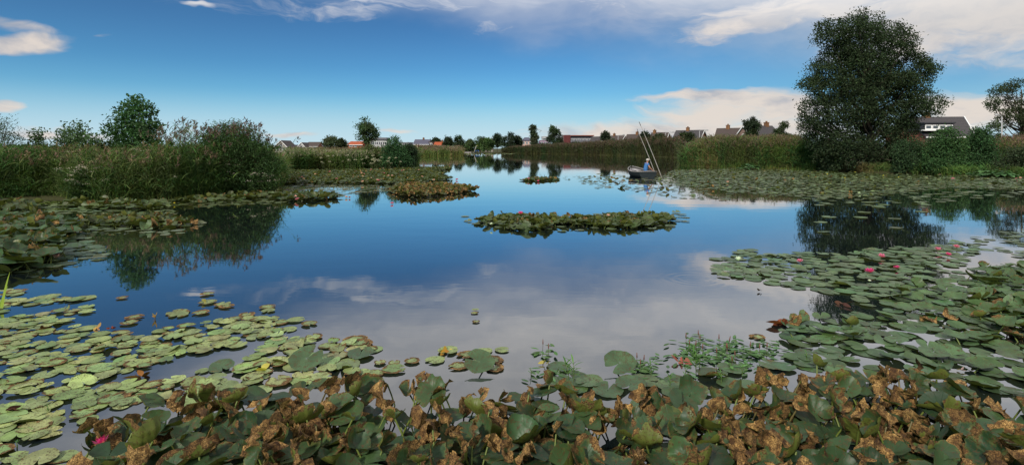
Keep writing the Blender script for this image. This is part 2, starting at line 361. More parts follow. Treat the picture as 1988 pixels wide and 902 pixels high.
def gable_house(label, px0, px1, ridge_py, D, eave_py=None, wall=W_RED, roof=R_GREY, front='gable', yaw=0.0, depth=9.0, chim=(.35,), wins=True, vergetrim=True, name='brick_house', group=None):
    """two-storey house; front 'gable' turns the gable wall to the pond, 'eaves' the roof slope. yaw turns it."""
    x0, x1 = at(px0, D), at(px1, D); wd = x1-x0; zr = zat(ridge_py, D); ze = zat(eave_py, D) if eave_py else zr-wd*.36
    root = empty(name, ((x0+x1)/2, D, .2), R_(yaw)); tag(root, label, 'house', group)
    zr -= .2; ze -= .2; h = wd/2; g = Geo()
    if front == 'gable':   # ridge runs away from the viewer
        v = [(-h, 0, -.5), (h, 0, -.5), (h, 0, ze), (0, 0, zr-.12), (-h, 0, ze)]; v += [(x, depth, z) for x, _, z in v]
        g.add(v, [(0, 1, 6, 5), (1, 2, 7, 6), (4, 0, 5, 9), (0, 1, 2, 4), (5, 9, 7, 6)], [(4, 2, 3), (9, 8, 7)])
        g.build('wall', wall, root, smooth_=False)
        g = Geo(); ov, t = .35, .16; sl = (zr-ze)/h
        for s_ in (-1, 1):
            P = np.array([(0, zr), (s_*(h+ov), ze-ov*sl), (s_*(h+ov), ze-ov*sl+t), (0, zr+t)])
            v = [(p[0], y, p[1]) for y in (-ov, depth+ov) for p in P]
            g.add(v, [(0, 1, 2, 3), (7, 6, 5, 4), (0, 4, 5, 1), (1, 5, 6, 2), (2, 6, 7, 3)])
        rf = g.build('roof', roof, root, smooth_=False)
        if vergetrim:
            g = Geo()
            for s_ in (-1, 1):
                P = np.array([(0, zr-.10), (s_*(h+ov), ze-ov*sl-.10), (s_*(h+ov), ze-ov*sl+t+.03), (0, zr+t+.03)])
                g.add([(p[0], y, p[1]) for y in (-ov-.06, -ov-.003) for p in P], [(0, 1, 2, 3), (7, 6, 5, 4), (0, 4, 5, 1), (1, 5, 6, 2), (2, 6, 7, 3), (3, 7, 4, 0)])
            g.build('verge_board', TRIM, root, smooth_=False)
        for c in chim:
            cy = depth*c; g = Geo(); g.box((-.45, cy-.4, zr-.5), (.45, cy+.4, zr+1.0)); g.box((-.52, cy-.47, zr+1.003), (.52, cy+.47, zr+1.12))
            ch = g.build('chimney', CHIM, rf, smooth_=False)
        if wins:
            window(root, 0, max(.9, ze+.1), min(1.5, wd*.3), 1.0); window(root, -h*.5, .9, 1.4, 1.3); window(root, h*.5, .9, 1.4, 1.3)
    else:
        dp = depth; zr_, ze_ = zr, ze
        v = [(-h, 0, -.5), (-h, dp, -.5), (-h, dp, ze_), (-h, dp/2, zr_-.12), (-h, 0, ze_)]; v += [(h, y, z) for _, y, z in v]
        g.add(v, [(0, 4, 9, 5), (1, 6, 7, 2), (0, 1, 2, 4), (5, 9, 7, 6)], [(4, 2, 3), (9, 8, 7)])
        g.build('wall', wall, root, smooth_=False)
        g = Geo(); ov, t = .35, .16; sl = (zr_-ze_)/(dp/2)
        for s_ in (-1, 1):
            P = np.array([(dp/2, zr_), (dp/2+s_*(dp/2+ov), ze_-ov*sl), (dp/2+s_*(dp/2+ov), ze_-ov*sl+t), (dp/2, zr_+t)])
            v = [(x, p[0], p[1]) for x in (-h-.25, h+.25) for p in P]
            g.add(v, [(0, 1, 2, 3), (7, 6, 5, 4), (0, 4, 5, 1), (1, 5, 6, 2), (2, 6, 7, 3)])
        rf = g.build('roof', roof, root, smooth_=False)
        g = Geo(); g.box((-h-.25, -ov-.1, ze_-ov*sl-.06), (h+.25, -ov-.003, ze_-ov*sl+.1)); g.build('gutter', TRIM, root, smooth_=False)
        for c in chim:
            cx_ = -h+wd*c; g = Geo(); g.box((cx_-.36, dp/2-.34, zr_-.3), (cx_+.36, dp/2+.34, zr_+.72)); g.box((cx_-.42, dp/2-.40, zr_+.723), (cx_+.42, dp/2+.40, zr_+.82)); g.box((cx_-.14, dp/2-.14, zr_+.823), (cx_+.14, dp/2+.14, zr_+1.08))
            ch = g.build('chimney', CHIM, rf, smooth_=False)
        if wins:
            n = max(2, int(wd/2.6))
            for k in range(n): window(root, -h+wd*(k+.5)/n, max(.8, ze_-1.5), 1.3, 1.1)
    return root, rf, h, ze, zr

# right of the big tree: the brick bungalow with its dormer and white barge board
Dh = 62.0
def main_house():
    x0, x1 = at(1800, Dh), at(1932, Dh); root = empty('brick_house', ((x0+x1)/2, Dh, .2), R_(-4)); h = (x1-x0)/2
    tag(root, 'brick house with grey tiled roof, flat dormer and ochre chimney behind the bushes', 'house')
    zr, ze = zat(226, Dh)-.2, zat(263, Dh)-.2; hr = h*.86      # the ridge runs along the pond, the gable end shows towards the lamp post
    xr = at(1893, Dh)-(x0+x1)/2; xe = at(1880, Dh)-(x0+x1)/2; dp = 7.5
    sk = at(1916, Dh)-(x0+x1)/2
    # walls: pentagonal section pulled sideways, the gable end slanted to the viewer
    g = Geo(); xL = -h
    gA, gR, gB = (at(1882, Dh)-(x0+x1)/2, 0), (sk-.6, dp*.45), (h, dp)
    v = [(xL, 0, -.5), (xL, dp, -.5), (xL, dp, ze), (xL, dp/2, zr-.12), (xL, 0, ze), (gA[0], 0, -.5), (gB[0], gB[1], -.5), (gB[0], gB[1], ze), (gR[0], gR[1], zr-.12), (gA[0], 0, ze)]
    g.add(v, [(0, 4, 9, 5), (1, 6, 7, 2), (0, 1, 2, 4), (5, 9, 7, 6)], [(4, 2, 3), (9, 8, 7)]); g.build('wall', W_RED, root, smooth_=False)
    g = Geo(); t = .16; sl = (zr-ze)/(dp/2); ov = .4
    a = [(xL-.2, -ov, ze-ov*sl), (gA[0]+.25, -ov, ze-ov*sl), (gR[0]+.3, gR[1], zr), (xL-.2, dp/2, zr)]
    b_ = [(xL-.2, dp/2, zr), (gR[0]+.3, gR[1], zr), (gB[0]+.3, gB[1]+ov, ze-ov*sl), (xL-.2, dp+ov, ze-ov*sl)]
    for q in (a, b_):
        q = np.array(q); g.add(np.concatenate([q, q+[0, 0, t]]), [(3, 2, 1, 0), (4, 5, 6, 7), (0, 1, 5, 4), (1, 2, 6, 5), (2, 3, 7, 6), (3, 0, 4, 7)])
    rf = g.build('roof', R_GREY, root, smooth_=False)
    g = Geo(); q = np.array([a[1], a[2], b_[2]]); off = np.array([.05, -.05, 0])
    for p, r in ((q[0], q[1]), (q[1], q[2])):
        g.add(np.array([p-[0, 0, .14], r-[0, 0, .14], r+[0, 0, t+.04], p+[0, 0, t+.04]])+off, [(0, 1, 2, 3)])
        g.add(np.array([p-[0, 0, .14], r-[0, 0, .14], r+[0, 0, t+.04], p+[0, 0, t+.04]])+off*2.2, [(0, 1, 2, 3)])
        g.add([p+off-[0, 0, .14], r+off-[0, 0, .14], r+off*2.2-[0, 0, .14], p+off*2.2-[0, 0, .14]], [(0, 1, 2, 3)])
        g.add([p+off+[0, 0, t+.04], r+off+[0, 0, t+.04], r+off*2.2+[0, 0, t+.04], p+off*2.2+[0, 0, t+.04]], [(0, 1, 2, 3)])
    g.build('barge_board', TRIM, root, smooth_=False)
    g = Geo(); g.box((xL-.2, -ov-.12, ze-ov*sl-.05), (gA[0], -ov-.003, ze-ov*sl+.1)); g.build('gutter', TRIM, root, smooth_=False)
    cx_ = at(1843, Dh)-(x0+x1)/2; g = Geo(); g.box((cx_-.26, dp/2-.4, zr-.2), (cx_+.26, dp/2+.4, zr+.55)); g.box((cx_-.31, dp/2-.45, zr+.553), (cx_+.31, dp/2+.45, zr+.63))
    ch = g.build('chimney', CHIM, rf, smooth_=False); g = Geo(); g.tube([(cx_, dp/2, zr+.6), (cx_, dp/2, zr+.85), (cx_, dp/2, zr+.87), (cx_, dp/2, zr+.98)], [.10, .09, .14, .14], 8); g.build('chimney_pot', POT, rf)
    # the flat-roofed dormer
    d0, d1 = at(1803, Dh-.8)-(x0+x1)/2, at(1862, Dh-.8)-(x0+x1)/2; zt, zb = zat(237, Dh-.6)-.2, zat(252, Dh-.6)-.2
    g = Geo(); g.box((d0+.12, -.25, zb), (d1-.12, dp*.42, zt-.14)); g.build('dormer_wall', DARK, root, smooth_=False)
    g = Geo(); g.box((d0, -.5, zt-.137), (d1, dp*.45, zt+.02)); g.box((d0+.1, -.42, zt-.22), (d1-.1, -.38, zt-.140)); g.build('dormer_roof', DARK, root, smooth_=False)
    n = 4
    for k in range(n):
        xa = d0+.2+(d1-d0-.4)*k/n; window(root, xa+(d1-d0-.4)/n/2, zb+.06, (d1-d0-.4)/n-.04, zt-zb-.36, y=-.255)
    g = Geo(); g.box((xL-.5, -.5, zat(254, Dh)-.2), (xL+.9, .2, zat(251.5, Dh)-.2)); g.build('canopy', TRIM, root, smooth_=False)
    for k, x in enumerate((-h*.6, 0.0)): window(root, x, .8, 1.6, 1.3)
    window(root, (at(1900, Dh)-(x0+x1)/2), zb-.1, .5, .6, y=1.1)
    return root
main_house()
g0 = gable_house('low shed roof between the big tree and the brick house', 1772, 1800, 248, 70, eave_py=258, wall=W_RED, roof=R_BROWN, front='eaves', chim=(), depth=5, wins=False, name='shed')[0]
g0['category'] = 'shed'

RH = 'brick houses along the right bank'
def hd(py, z=6.2): return F*(z-CH)/(HY-py)
rows = [
 ('brick house with ochre chimney just before the big tree, its end behind a round bush', 1462, 1532, 244, 'eaves', (.82,), W_RED, R_GREY, 12),
 ('dark roofed house with brown gable beside the lone round tree', 1388, 1446, 249, 'eaves', (.38,), W_TAN, R_BROWN, -34),
 ('house with white edged gable behind the round clump of reeds', 1304, 1364, 253, 'eaves', (.42,), W_RED, R_GREY, -36),
 ('house half hidden by dark trees just beyond the leaning poles', 1258, 1296, 257.5, 'eaves', (.15,), W_TAN, R_BROWN, -38),
 ('house with flat white dormer behind the fisherman', 1210, 1244, 261, 'eaves', (.68,), W_RED, R_BROWN, -38),
 ('brick gable with white attic panel, second roof from the red flats', 1172, 1210, 263.5, 'eaves', (.35,), W_RED, R_BROWN, -38),
 ('brick gabled house right beside the long red flats', 1140, 1170, 265.5, 'eaves', (), W_RED, R_GREY, -42)]
for lab, a, b, rp, fr, ch, wm, rm, yw in rows:
    D = hd(rp); wd = at(b, D)-at(a, D)
    root, rf, h, ze, zr = gable_house(lab, a+(b-a)*.0, b-(b-a)*.12, rp, D, wall=wm, roof=rm, front=fr, yaw=yw, depth=wd*.95, chim=ch, eave_py=rp+(HY-rp)*.62, group=RH, vergetrim=True)
    # white verge boards and a gable window on the end wall that faces the pond
    dp = wd*.95; s_ = 1 if yw < 0 else -1; g = Geo(); ov, sl = .35, (zr-ze)/(dp/2)
    for q in (-1, 1):
        P = [(dp/2, zr-.12), (dp/2+q*(dp/2+ov), ze-ov*sl-.02), (dp/2+q*(dp/2+ov), ze-ov*sl+.19), (dp/2, zr+.19)]
        xx = s_*(h+.25); g.add([(x, y, z) for x in (xx+s_*.003, xx+s_*.07) for y, z in P], [(0, 1, 2, 3), (7, 6, 5, 4), (0, 4, 5, 1), (1, 5, 6, 2), (2, 6, 7, 3), (3, 7, 4, 0)])
    g.build('verge_board', TRIM, root, smooth_=False)
    window(root, dp/2, ze+.1, 1.2, 1.1, y=s_*h+.0, flip=-s_, axis='y')

# far bank
def flats():
    D = 250; x0, x1 = at(1094, D), at(1152, D); root = empty('apartment_block', ((x0+x1)/2, D, .2)); h = (x1-x0)/2; zt = zat(262, D)-.2
    tag(root, 'long red and grey block of flats with galleries on the far bank', 'apartment block')
    e = -h+3.2; g = Geo(); g.box((-h, -.3, -.5), (e, 9, zt)); g.build('stair_tower', m_brick('dark_red_brick', (.085, .02, .02), (.11, .028, .028)), root, smooth_=False)
    g = Geo(); g.box((e+.003, .6, -.5), (h, 9, zt-.5)); g.build('wall', W_GREY, root, smooth_=False)
    g = Geo(); g.box((e+.003, -.6, zt-.497), (h+.3, 9.2, zt-.1)); g.build('roof', m_plain('rust_roof_edge', (.16, .045, .03), (.2, .06, .04), 1), root, smooth_=False)
    for z in (1.9, 4.4):
        g = Geo(); g.box((e+.01, -.5, z), (h, .59, z+.18)); g.box((e+.01, -.52, z+.183), (h, -.45, z+.95)); g.build('gallery', TRIM if z < 3 else W_GREY, root, smooth_=False)
    n = 7
    for k in range(n):
        for z in (2.3, 5.0):
            if z+1.2 < zt-.5: window(root, e+(h-e)*(k+.5)/n, z, .9 if k % 2 else 1.4, 1.2, y=.58)
flats()
def villa():
    D = 235; x0, x1 = at(1012, D), at(1034, D); root = empty('villa', ((x0+x1)/2, D, .2)); tag(root, 'pale pink villa with slate hipped roof beside the slim tree', 'house')
    h = (x1-x0)/2; zt, ze = zat(266.5, D)-.2, zat(273, D)-.2; g = Geo(); g.box((-h+.3, .3, -.5), (h-.3, 2*h-.3, ze)); g.build('wall', W_PINK, root, smooth_=False)
    g = Geo(); r = h*.4; v = [(-h, 0, ze), (h, 0, ze), (h, 2*h, ze), (-h, 2*h, ze), (-r, h, zt), (r, h, zt), (-h, 0, ze-.1), (h, 0, ze-.1), (h, 2*h, ze-.1), (-h, 2*h, ze-.1)]
    g.add(v, [(0, 1, 5, 4), (2, 3, 4, 5), (6, 7, 1, 0), (7, 8, 2, 1), (8, 9, 3, 2), (9, 6, 0, 3)], [(1, 2, 5), (3, 0, 4)]); g.build('roof', R_SLATE, root, smooth_=False)
    for x in (-h*.55, 0, h*.55): window(root, x, ze-1.6, .8, 1.2, y=.28)
villa()
def block(label, px0, px1, top, D, wall, flat, name='flat_roofed_house', depth=8, nwin=3, zw=None, cat='house'):
    x0, x1 = at(px0, D), at(px1, D); root = empty(name, ((x0+x1)/2, D, .2)); tag(root, label, cat); h = (x1-x0)/2; zt = zat(top, D)-.2
    g = Geo(); g.box((-h, 0, -.5), (h, depth, zt-.25)); g.build('wall', wall, root, smooth_=False)
    g = Geo(); g.box((-h-.2, -.2, zt-.247), (h+.2, depth+.2, zt)); g.build('roof', flat, root, smooth_=False)
    for k in range(nwin): window(root, -h+2*h*(k+.5)/nwin, zt-1.9, 1.5, 1.2)
    return root
block('stepped white office with purple upper floor half behind the bushy tree', 1048, 1070, 272, 260, m_plain('purple_panel', (.15, .04, .14), (.2, .05, .17), 1), W_WHITE, 'office')['category'] = 'office'
block('small pale rooftop storey beside the tall bushy tree on the far bank', 1053, 1064, 265, 275, W_WHITE, W_WHITE, 'office', nwin=2)['category'] = 'office'
# left of the water
D = 230
r_ = gable_house('pale gabled house with grey roof beside the plumed bush', 533, 557, 273, D, wall=W_PINK, roof=R_BROWN, front='gable', depth=10, chim=(), eave_py=285)[0]
gable_house('low grey roofed house next to the pale gable', 556, 572, 281.5, 250, wall=W_GREY, roof=R_GREY, front='eaves', depth=8, chim=(), eave_py=286)
gable_house('house with steep grey gable between low trees', 576, 594, 277, 240, wall=W_WHITE, roof=R_BROWN, front='gable', depth=9, chim=(), eave_py=287)
gable_house('dark red house with broad roof behind the small round tree', 594, 617, 276, 245, wall=W_RED, roof=R_BROWN, front='eaves', depth=8, chim=(), eave_py=284)
gable_house('small grey gable half hidden in the far hedge', 617, 629, 278.5, 250, wall=W_PINK, roof=R_GREY, front='gable', depth=8, chim=(), eave_py=287)
orange_house = gable_house('wide orange roofed house with red walls beside the loose tree', 675, 703, 275, 170, wall=W_ORANGE, roof=R_ORANGE, front='eaves', depth=8, chim=(), eave_py=281, wins=False)
for x in (-1.2, .2): window(orange_house[0], x, 2.1, 1.0, .7, y=-.01)
wr = block('white terrace with dark flat roof behind the loose tree', 713, 750, 271, 190, W_WHITE, DARK, nwin=5)
g = Geo(); hh = (at(750, 190)-at(713, 190))/2; g.box((-hh*.2, .3, zat(271, 190)-.197), (hh, 6, zat(267, 190)-.2)); g.build('upper_storey', W_GREY, wr, smooth_=False)
block('grey flat roofed building behind the bushy point of the bank', 772, 794, 276, 205, W_GREY, m_plain('pale_roof', (.2, .22, .24), (.26, .27, .28), 1), nwin=2)
gable_house('long slate coloured house with two white dormers', 803, 832, 271, 225, wall=W_GREY, roof=R_SLATE, front='eaves', depth=9, chim=(.55,), eave_py=280)
block('square brown house joined to the slate coloured house', 832.5, 839, 275, 226, W_TAN, R_BROWN, nwin=1)
gable_house('small bright orange house between dark round trees', 843, 862, 276, 225, wall=W_ORANGE, roof=R_ORANGE, front='eaves', depth=7, chim=(.7,), eave_py=282, wins=True)
gable_house('plain brown house roof showing above the green willows', 942, 957, 269.5, 245, wall=W_TAN, roof=R_BROWN, front='eaves', depth=8, chim=(), eave_py=274)

# ------------------------------------------------------------------ street lamps
M_GALV = m_plain('galvanised_steel', (.28, .29, .29), (.4, .4, .4), 20, .4, .5)
def street_lamp(label, px, top, D, arm):
    root = empty('street_lamp', (at(px, D), D, .2)); tag(root, label, 'street lamp', 'street lamps behind the reeds'); z = zat(top, D)-.2
    g = Geo(); g.tube([(0, 0, -.3), (0, 0, z*.5), (0, 0, z)], [.085, .07, .05], 8); g.build('pole', M_GALV, root)
    g = Geo(); g.tube([(0, 0, z-.02), (arm*.25, 0, z+.10), (arm*.9, 0, z+.16)], .04, 6); g.build('arm', M_GALV, root)
    g = Geo(); g.tube([(arm*.85, 0, z+.17), (arm*1.1, 0, z+.19), (arm*1.55, 0, z+.14)], [.05, .13, .09], 8); g.build('lamp_head', M_GALV, root)
for a in [('grey lamp post in front of the tall tree behind the brick house', 1945, 226, 64, -.5), ('curved lamp post between the poles and the white edged gable', 1292, 258, 120, 1.3),
          ('lamp post behind the round reed clump', 1358, 254, 125, 1.3), ('lamp post beside the gable with the attic panel', 1200, 262.5, 150, 1.2), ('lamp post over the roof behind the fisherman', 1243, 261, 150, 1.2)]: street_lamp(*a)

# ------------------------------------------------------------------ trees and bushes
def tree(name, label, poly, D, base_py=None, n=9000, L=.16, rl=.8, nl=60, c=(.05, .085, .03), cat='tree', group=None, seed=1, trunk=True, flat=.85, sep=.55, limbs=16, depth=.8, sprig=.22, z0=.2, base_px=None, shell=.55, tr=.18, wl=.55, droop=.0):
    """crown: leafy lobes filling the silhouette measured in the photograph, as deep as it is wide; trunk with limbs reaching into them"""
    global rng
    keep = rng; rng = np.random.default_rng(seed)
    poly = np.array(poly, float); P = np.stack([at(poly[:, 0], D), zat(poly[:, 1], D)], -1)
    x0, x1, za, zb = P[:, 0].min(), P[:, 0].max(), max(P[:, 1].min(), .1), P[:, 1].max()
    zb0 = max(za, z0)
    C, Rr = [], []
    tries = 0
    while len(C) < nl and tries < nl*60:
        tries += 1; x = rng.uniform(x0, x1); z = rng.uniform(zb0, zb)
        if not inpoly(np.array([x]), np.array([z]), P)[0]: continue
        r = rl*rng.uniform(.6, 1.25)
        # distance to the outline keeps lobes inside
        e = 1e9
        for i in range(len(P)):
            a, b = P[i-1], P[i]; ab = b-a; t = min(1, max(0, ((x-a[0])*ab[0]+(z-a[1])*ab[1])/(ab@ab+1e-9))); e = min(e, math.hypot(x-a[0]-t*ab[0], z-a[1]-t*ab[1]))
        if e < r*.72: r = max(e/.8, rl*.28)
        if e < rl*.2: continue
        zs = P[:, 1]; # half width of the crown at this height
        xs = np.linspace(x0, x1, 60); ins = inpoly(xs, np.full(60, z), P); hw = max(.3, (xs[ins].max()-xs[ins].min())/2) if ins.any() else .5; xm = xs[ins].mean() if ins.any() else x
        dep = hw*depth*math.sqrt(max(.02, 1-((x-xm)/(hw*1.1))**2))
        y = rng.uniform(-1, 1)*dep
        if C:
            dd = np.linalg.norm(np.array(C)-[x, y, z], axis=1)
            if dd.min() < r*sep: continue
        C.append((x, y, z)); Rr.append(r)
    C = np.array(C); Rr = np.array(Rr); C[:, 0] += C[:, 1]*((x0+x1)/2/D)       # the crown's depth axis points away from the path
    bx = at(base_px, D) if base_px else (x0+x1)/2
    root = empty(name, (bx, D, z0)); tag(root, label, cat, group); off = np.array([bx, 0, z0])
    wgt = Rr**2; wgt /= wgt.sum(); ns = max(20, n//9)
    li = rng.choice(len(C), ns, p=wgt); dr = rdir(ns, .18); rad = (shell+(1-shell)*rng.random(ns)**.5)*(1+.18*wav(dr[:, 0]*4+li, dr[:, 2]*4, 1.0))
    sp = C[li]+dr*(Rr[li]*rad)[:, None]*[1, 1, flat]
    si = rng.integers(0, ns, n); pos = sp[si]+rng.normal(size=(n, 3))*sprig*rl*[1, 1, .8]
    pos = pos[pos[:, 2] > .05+z0*.3]; n = len(pos); si = si[:n]
    d = nrm(dr[si]*.8+rng.normal(size=(n, 3))*.8+[0, 0, -droop]); nn = nrm(rng.normal(size=(n, 3))*.7+[0, 0, 1.0]+dr[si]*.4)
    g = Geo(); cc = (jit(c, len(C), .22, .07)[li])[si]*(1+rng.normal(0, .2, (n, 1))); leaflets(g, pos-off, d, nn, L*rng.uniform(.7, 1.3, n), L*wl*rng.uniform(.8, 1.2, n), np.clip(cc, .006, .6))
    g.build('crown', M_FOL, root, smooth_=False)
    if trunk:
        g = Geo(); top = C[C[:, 2] > np.quantile(C[:, 2], .75)].mean(0)-off; hgt = top[2]; rt = max(.04, hgt*.026)
        zz = np.linspace(-.4, 1, 7); ax = np.stack([top[0]*np.clip(zz, 0, 1)**1.5+.05*wav(zz*3, zz, 1)*hgt*.2*(zz > 0), top[1]*np.clip(zz, 0, 1), zz*hgt], -1); ax[0, 2] = -.5
        g.tube(ax, rt*np.linspace(1.25, .25, 7), 8)
        order = rng.permutation(len(C))[:limbs]
        for i in order:
            e = C[i]-off; t = np.clip(e[2]/hgt*.55, .12, .8); k = t*6*1.0; s_ = np.array([np.interp(t, np.clip(zz, 0, 1), ax[:, q]) for q in range(3)])
            m = (s_+e)/2+[0, 0, -.12*np.linalg.norm(e-s_)]; g.tube([s_, (s_+m)/2, m, e], rt*np.array([.5, .4, .28, .1])*(1-t*.4), 5, cap=False)
        g.build('trunk', M_BARK, root)
    rng = keep; return root

BIG = [(1608, 30), (1638, 20), (1676, 17), (1702, 22), (1728, 25), (1750, 40), (1748, 58), (1762, 62), (1782, 70), (1788, 104), (1806, 116), (1830, 132), (1812, 160), (1806, 180), (1838, 203), (1830, 224), (1790, 228),
       (1778, 245), (1780, 290), (1775, 334), (1640, 336), (1598, 332), (1575, 300), (1558, 262), (1552, 232), (1562, 205), (1576, 188), (1540, 170), (1562, 156), (1578, 142), (1575, 122), (1603, 100), (1578, 78), (1580, 58), (1600, 46)]
tree('alder_tree', 'huge dark green alder tree standing at the water on the right bank', BIG, 43, n=98000, L=.165, rl=1.2, nl=205, flat=.78, sep=.60, c=(.031, .048, .022), seed=11, limbs=60, sprig=.14, depth=.62, z0=.1, shell=.5)
tree('tall_tree', 'tall airy tree behind the brick house and the grey lamp post', [(1906, 205), (1915, 190), (1925, 175), (1950, 162), (1975, 157), (2010, 160), (2045, 175), (2060, 215), (2050, 268), (1925, 268), (1918, 240), (1908, 225)], 74, n=14000, L=.24, rl=.85, nl=60, c=(.045, .062, .03), seed=12, limbs=50, sprig=.22, shell=.7)
tree('alder_sapling', 'leafy young alder with pointed top rising from the left reed bank', [(205, 268), (208, 240), (220, 215), (232, 206), (240, 190), (250, 188), (262, 181), (274, 188), (282, 187), (292, 204), (300, 222), (314, 240), (318, 256), (300, 290), (290, 350), (215, 350), (200, 290)], 22.5, n=9500, L=.115, rl=.30, nl=120, c=(.04, .085, .03), seed=13, limbs=40, sprig=.33, wl=.7, base_px=262, z0=.15)
tree('young_willow', 'thin grey leaved willow at the outer end of the left bank', [(-40, 300), (-35, 235), (-10, 226), (12, 230), (28, 240), (38, 262), (42, 290)], 24, n=2600, L=.10, rl=.34, nl=34, c=(.06, .085, .05), seed=14, limbs=30, sprig=.5, wl=.3, z0=.15)
tree('poplar_sapling', 'pale leaved sapling between the thin willow and the leafy young alder', [(112, 290), (118, 262), (128, 240), (142, 232), (156, 238), (166, 255), (176, 275), (178, 296)], 22, n=1500, L=.11, rl=.30, nl=30, c=(.07, .11, .055), seed=15, limbs=26, sprig=.5, wl=.7, z0=.15)
tree('poplar_sapling', 'tiny sparse sapling poking out of the left reeds', [(58, 292), (66, 262), (76, 252), (86, 258), (92, 290)], 22, n=420, L=.10, rl=.2, nl=16, c=(.06, .095, .045), seed=16, limbs=14, sprig=.6, wl=.7, z0=.15)
tree('poplar_sapling', 'low bushy sapling at the foot of the leafy young alder', [(176, 292), (182, 268), (190, 262), (200, 270), (206, 296)], 22, n=500, L=.10, rl=.22, nl=14, c=(.07, .11, .05), seed=17, limbs=12, sprig=.6, wl=.7, z0=.15)
tree('willow_bush', 'domed dark bush draped in purple reed plumes at the end of the left bank', [(376, 385), (380, 320), (388, 280), (402, 256), (425, 243), (455, 236), (480, 241), (504, 258), (522, 282), (534, 320), (538, 368), (480, 380)], 22.5, n=36000, L=.12, rl=.42, nl=140, c=(.045, .085, .028), seed=18, limbs=30, sprig=.4, wl=.28, z0=.15, cat='bush')
tree('birch_tree', 'single loose tree with bare lower trunk beyond the left bank', [(689, 262), (700, 252), (690, 245), (703, 238), (698, 230), (712, 228), (722, 234), (730, 250), (733, 268), (724, 276), (700, 276)], 62, n=3200, L=.22, rl=.42, nl=30, c=(.05, .085, .035), seed=19, limbs=26, sprig=.45)
tree('dark_bush', 'bushy dark green alder with spiky top on the point of the bank', [(738, 324), (744, 285), (752, 270), (753, 261), (760, 270), (768, 264), (778, 280), (792, 300), (796, 322)], 47, n=9000, L=.15, rl=.45, nl=50, c=(.035, .08, .03), seed=20, cat='bush', sprig=.35, z0=.15)
tree('dark_bush', 'round dark bush standing in the water at the very tip of the left bank', [(782, 322), (780, 290), (790, 279), (802, 282), (808, 296), (810, 320)], 52, n=5000, L=.16, rl=.42, nl=26, c=(.028, .05, .024), seed=21, cat='bush', sprig=.35, z0=.1)
tree('low_bush', 'yellowish low bush in the reeds beneath the loose tree', [(700, 326), (702, 292), (718, 282), (735, 290), (745, 326)], 49, n=4500, L=.14, rl=.4, nl=24, c=(.085, .105, .04), seed=22, cat='bush', sprig=.4, z0=.15)
mid = [('round spreading tree behind the left reeds, paler than its neighbours', [(627, 284), (628, 272), (635, 265), (645, 264), (653, 270), (656, 284)], 120, (.08, .10, .05)),
       ('small dark round tree behind the left reeds', [(656, 285), (656, 274), (664, 270), (670, 275), (672, 285)], 130, (.03, .045, .02)),
       ('dark tree pressed between the slate house and the orange house', [(837, 285), (838, 274), (845, 269), (853, 272), (855, 284)], 240, (.03, .045, .022)),
       ('round tree on the far bank beside the orange house', [(861, 286), (862, 272), (869, 265), (877, 272), (880, 286)], 215, (.032, .05, .024)),
       ('pointed oval tree, tallest of the far bank pair', [(882, 288), (883, 272), (889, 261), (896, 268), (901, 278), (902, 289)], 212, (.034, .055, .024)),
       ('pale green willow at the middle of the far bank', [(900, 295), (902, 280), (912, 272), (922, 277), (924, 294)], 205, (.065, .095, .035)),
       ('wide green willow above the far lawn', [(920, 294), (921, 273), (930, 266), (942, 269), (946, 292)], 205, (.05, .085, .028)),
       ('bright green willow hanging to the water on the far bank', [(936, 294), (938, 274), (948, 270), (957, 276), (960, 293)], 200, (.06, .10, .035)),
       ('small loose tree with two crowns beside the green willow', [(958, 284), (959, 264), (966, 260), (972, 265), (972, 284)], 215, (.03, .045, .025)),
       ('broad dark tree on the far bank near the pink villa', [(972, 286), (974, 268), (980, 262), (986, 266), (990, 257), (996, 260), (1000, 280), (1000, 288)], 210, (.03, .047, .026)),
       ('little dark tree just before the pink villa', [(1001, 284), (1001, 266), (1007, 266), (1012, 272), (1010, 284)], 215, (.03, .045, .026)),
       ('slim leaning poplar beside the pink villa', [(1028, 246), (1033, 242), (1040, 250), (1046, 252), (1045, 264), (1041, 282), (1032, 282), (1033, 262)], 215, (.055, .07, .035)),
       ('tall bushy spruce shaped tree before the red flats', [(1060, 280), (1064, 265), (1067, 252), (1074, 239), (1080, 246), (1084, 244), (1090, 268), (1092, 281)], 215, (.04, .06, .028)),
       ('small round tree between two brick gables', [(1167, 272), (1168, 260), (1175, 256), (1181, 260), (1182, 272)], 170, (.03, .045, .025)),
       ('small dark tree just behind the leaning poles', [(1244, 274), (1245, 262), (1252, 255), (1262, 262), (1266, 274)], 125, (.028, .042, .02)),
       ('dark bushy tree covering the house behind the poles', [(1266, 274), (1272, 263), (1282, 260), (1290, 266), (1296, 275)], 118, (.035, .05, .022)),
       ('lone round tree with bare stem above the right bank reeds', [(1443, 255), (1442, 240), (1447, 229), (1458, 226), (1470, 229), (1476, 242), (1472, 255), (1462, 262), (1452, 260)], 85, (.028, .042, .022)),
       ('bush in front of the white edged gable', [(1316, 272), (1320, 261), (1332, 258), (1348, 262), (1352, 272)], 105, (.035, .05, .02)),
       ('wide round bush between the chimney house and the big tree', [(1500, 275), (1504, 252), (1512, 242), (1528, 234), (1542, 240), (1552, 256), (1556, 278)], 78, (.04, .058, .022)),
       ('low dark bush under the lone round tree', [(1446, 268), (1450, 255), (1460, 251), (1468, 256), (1472, 268)], 84, (.03, .045, .02))]
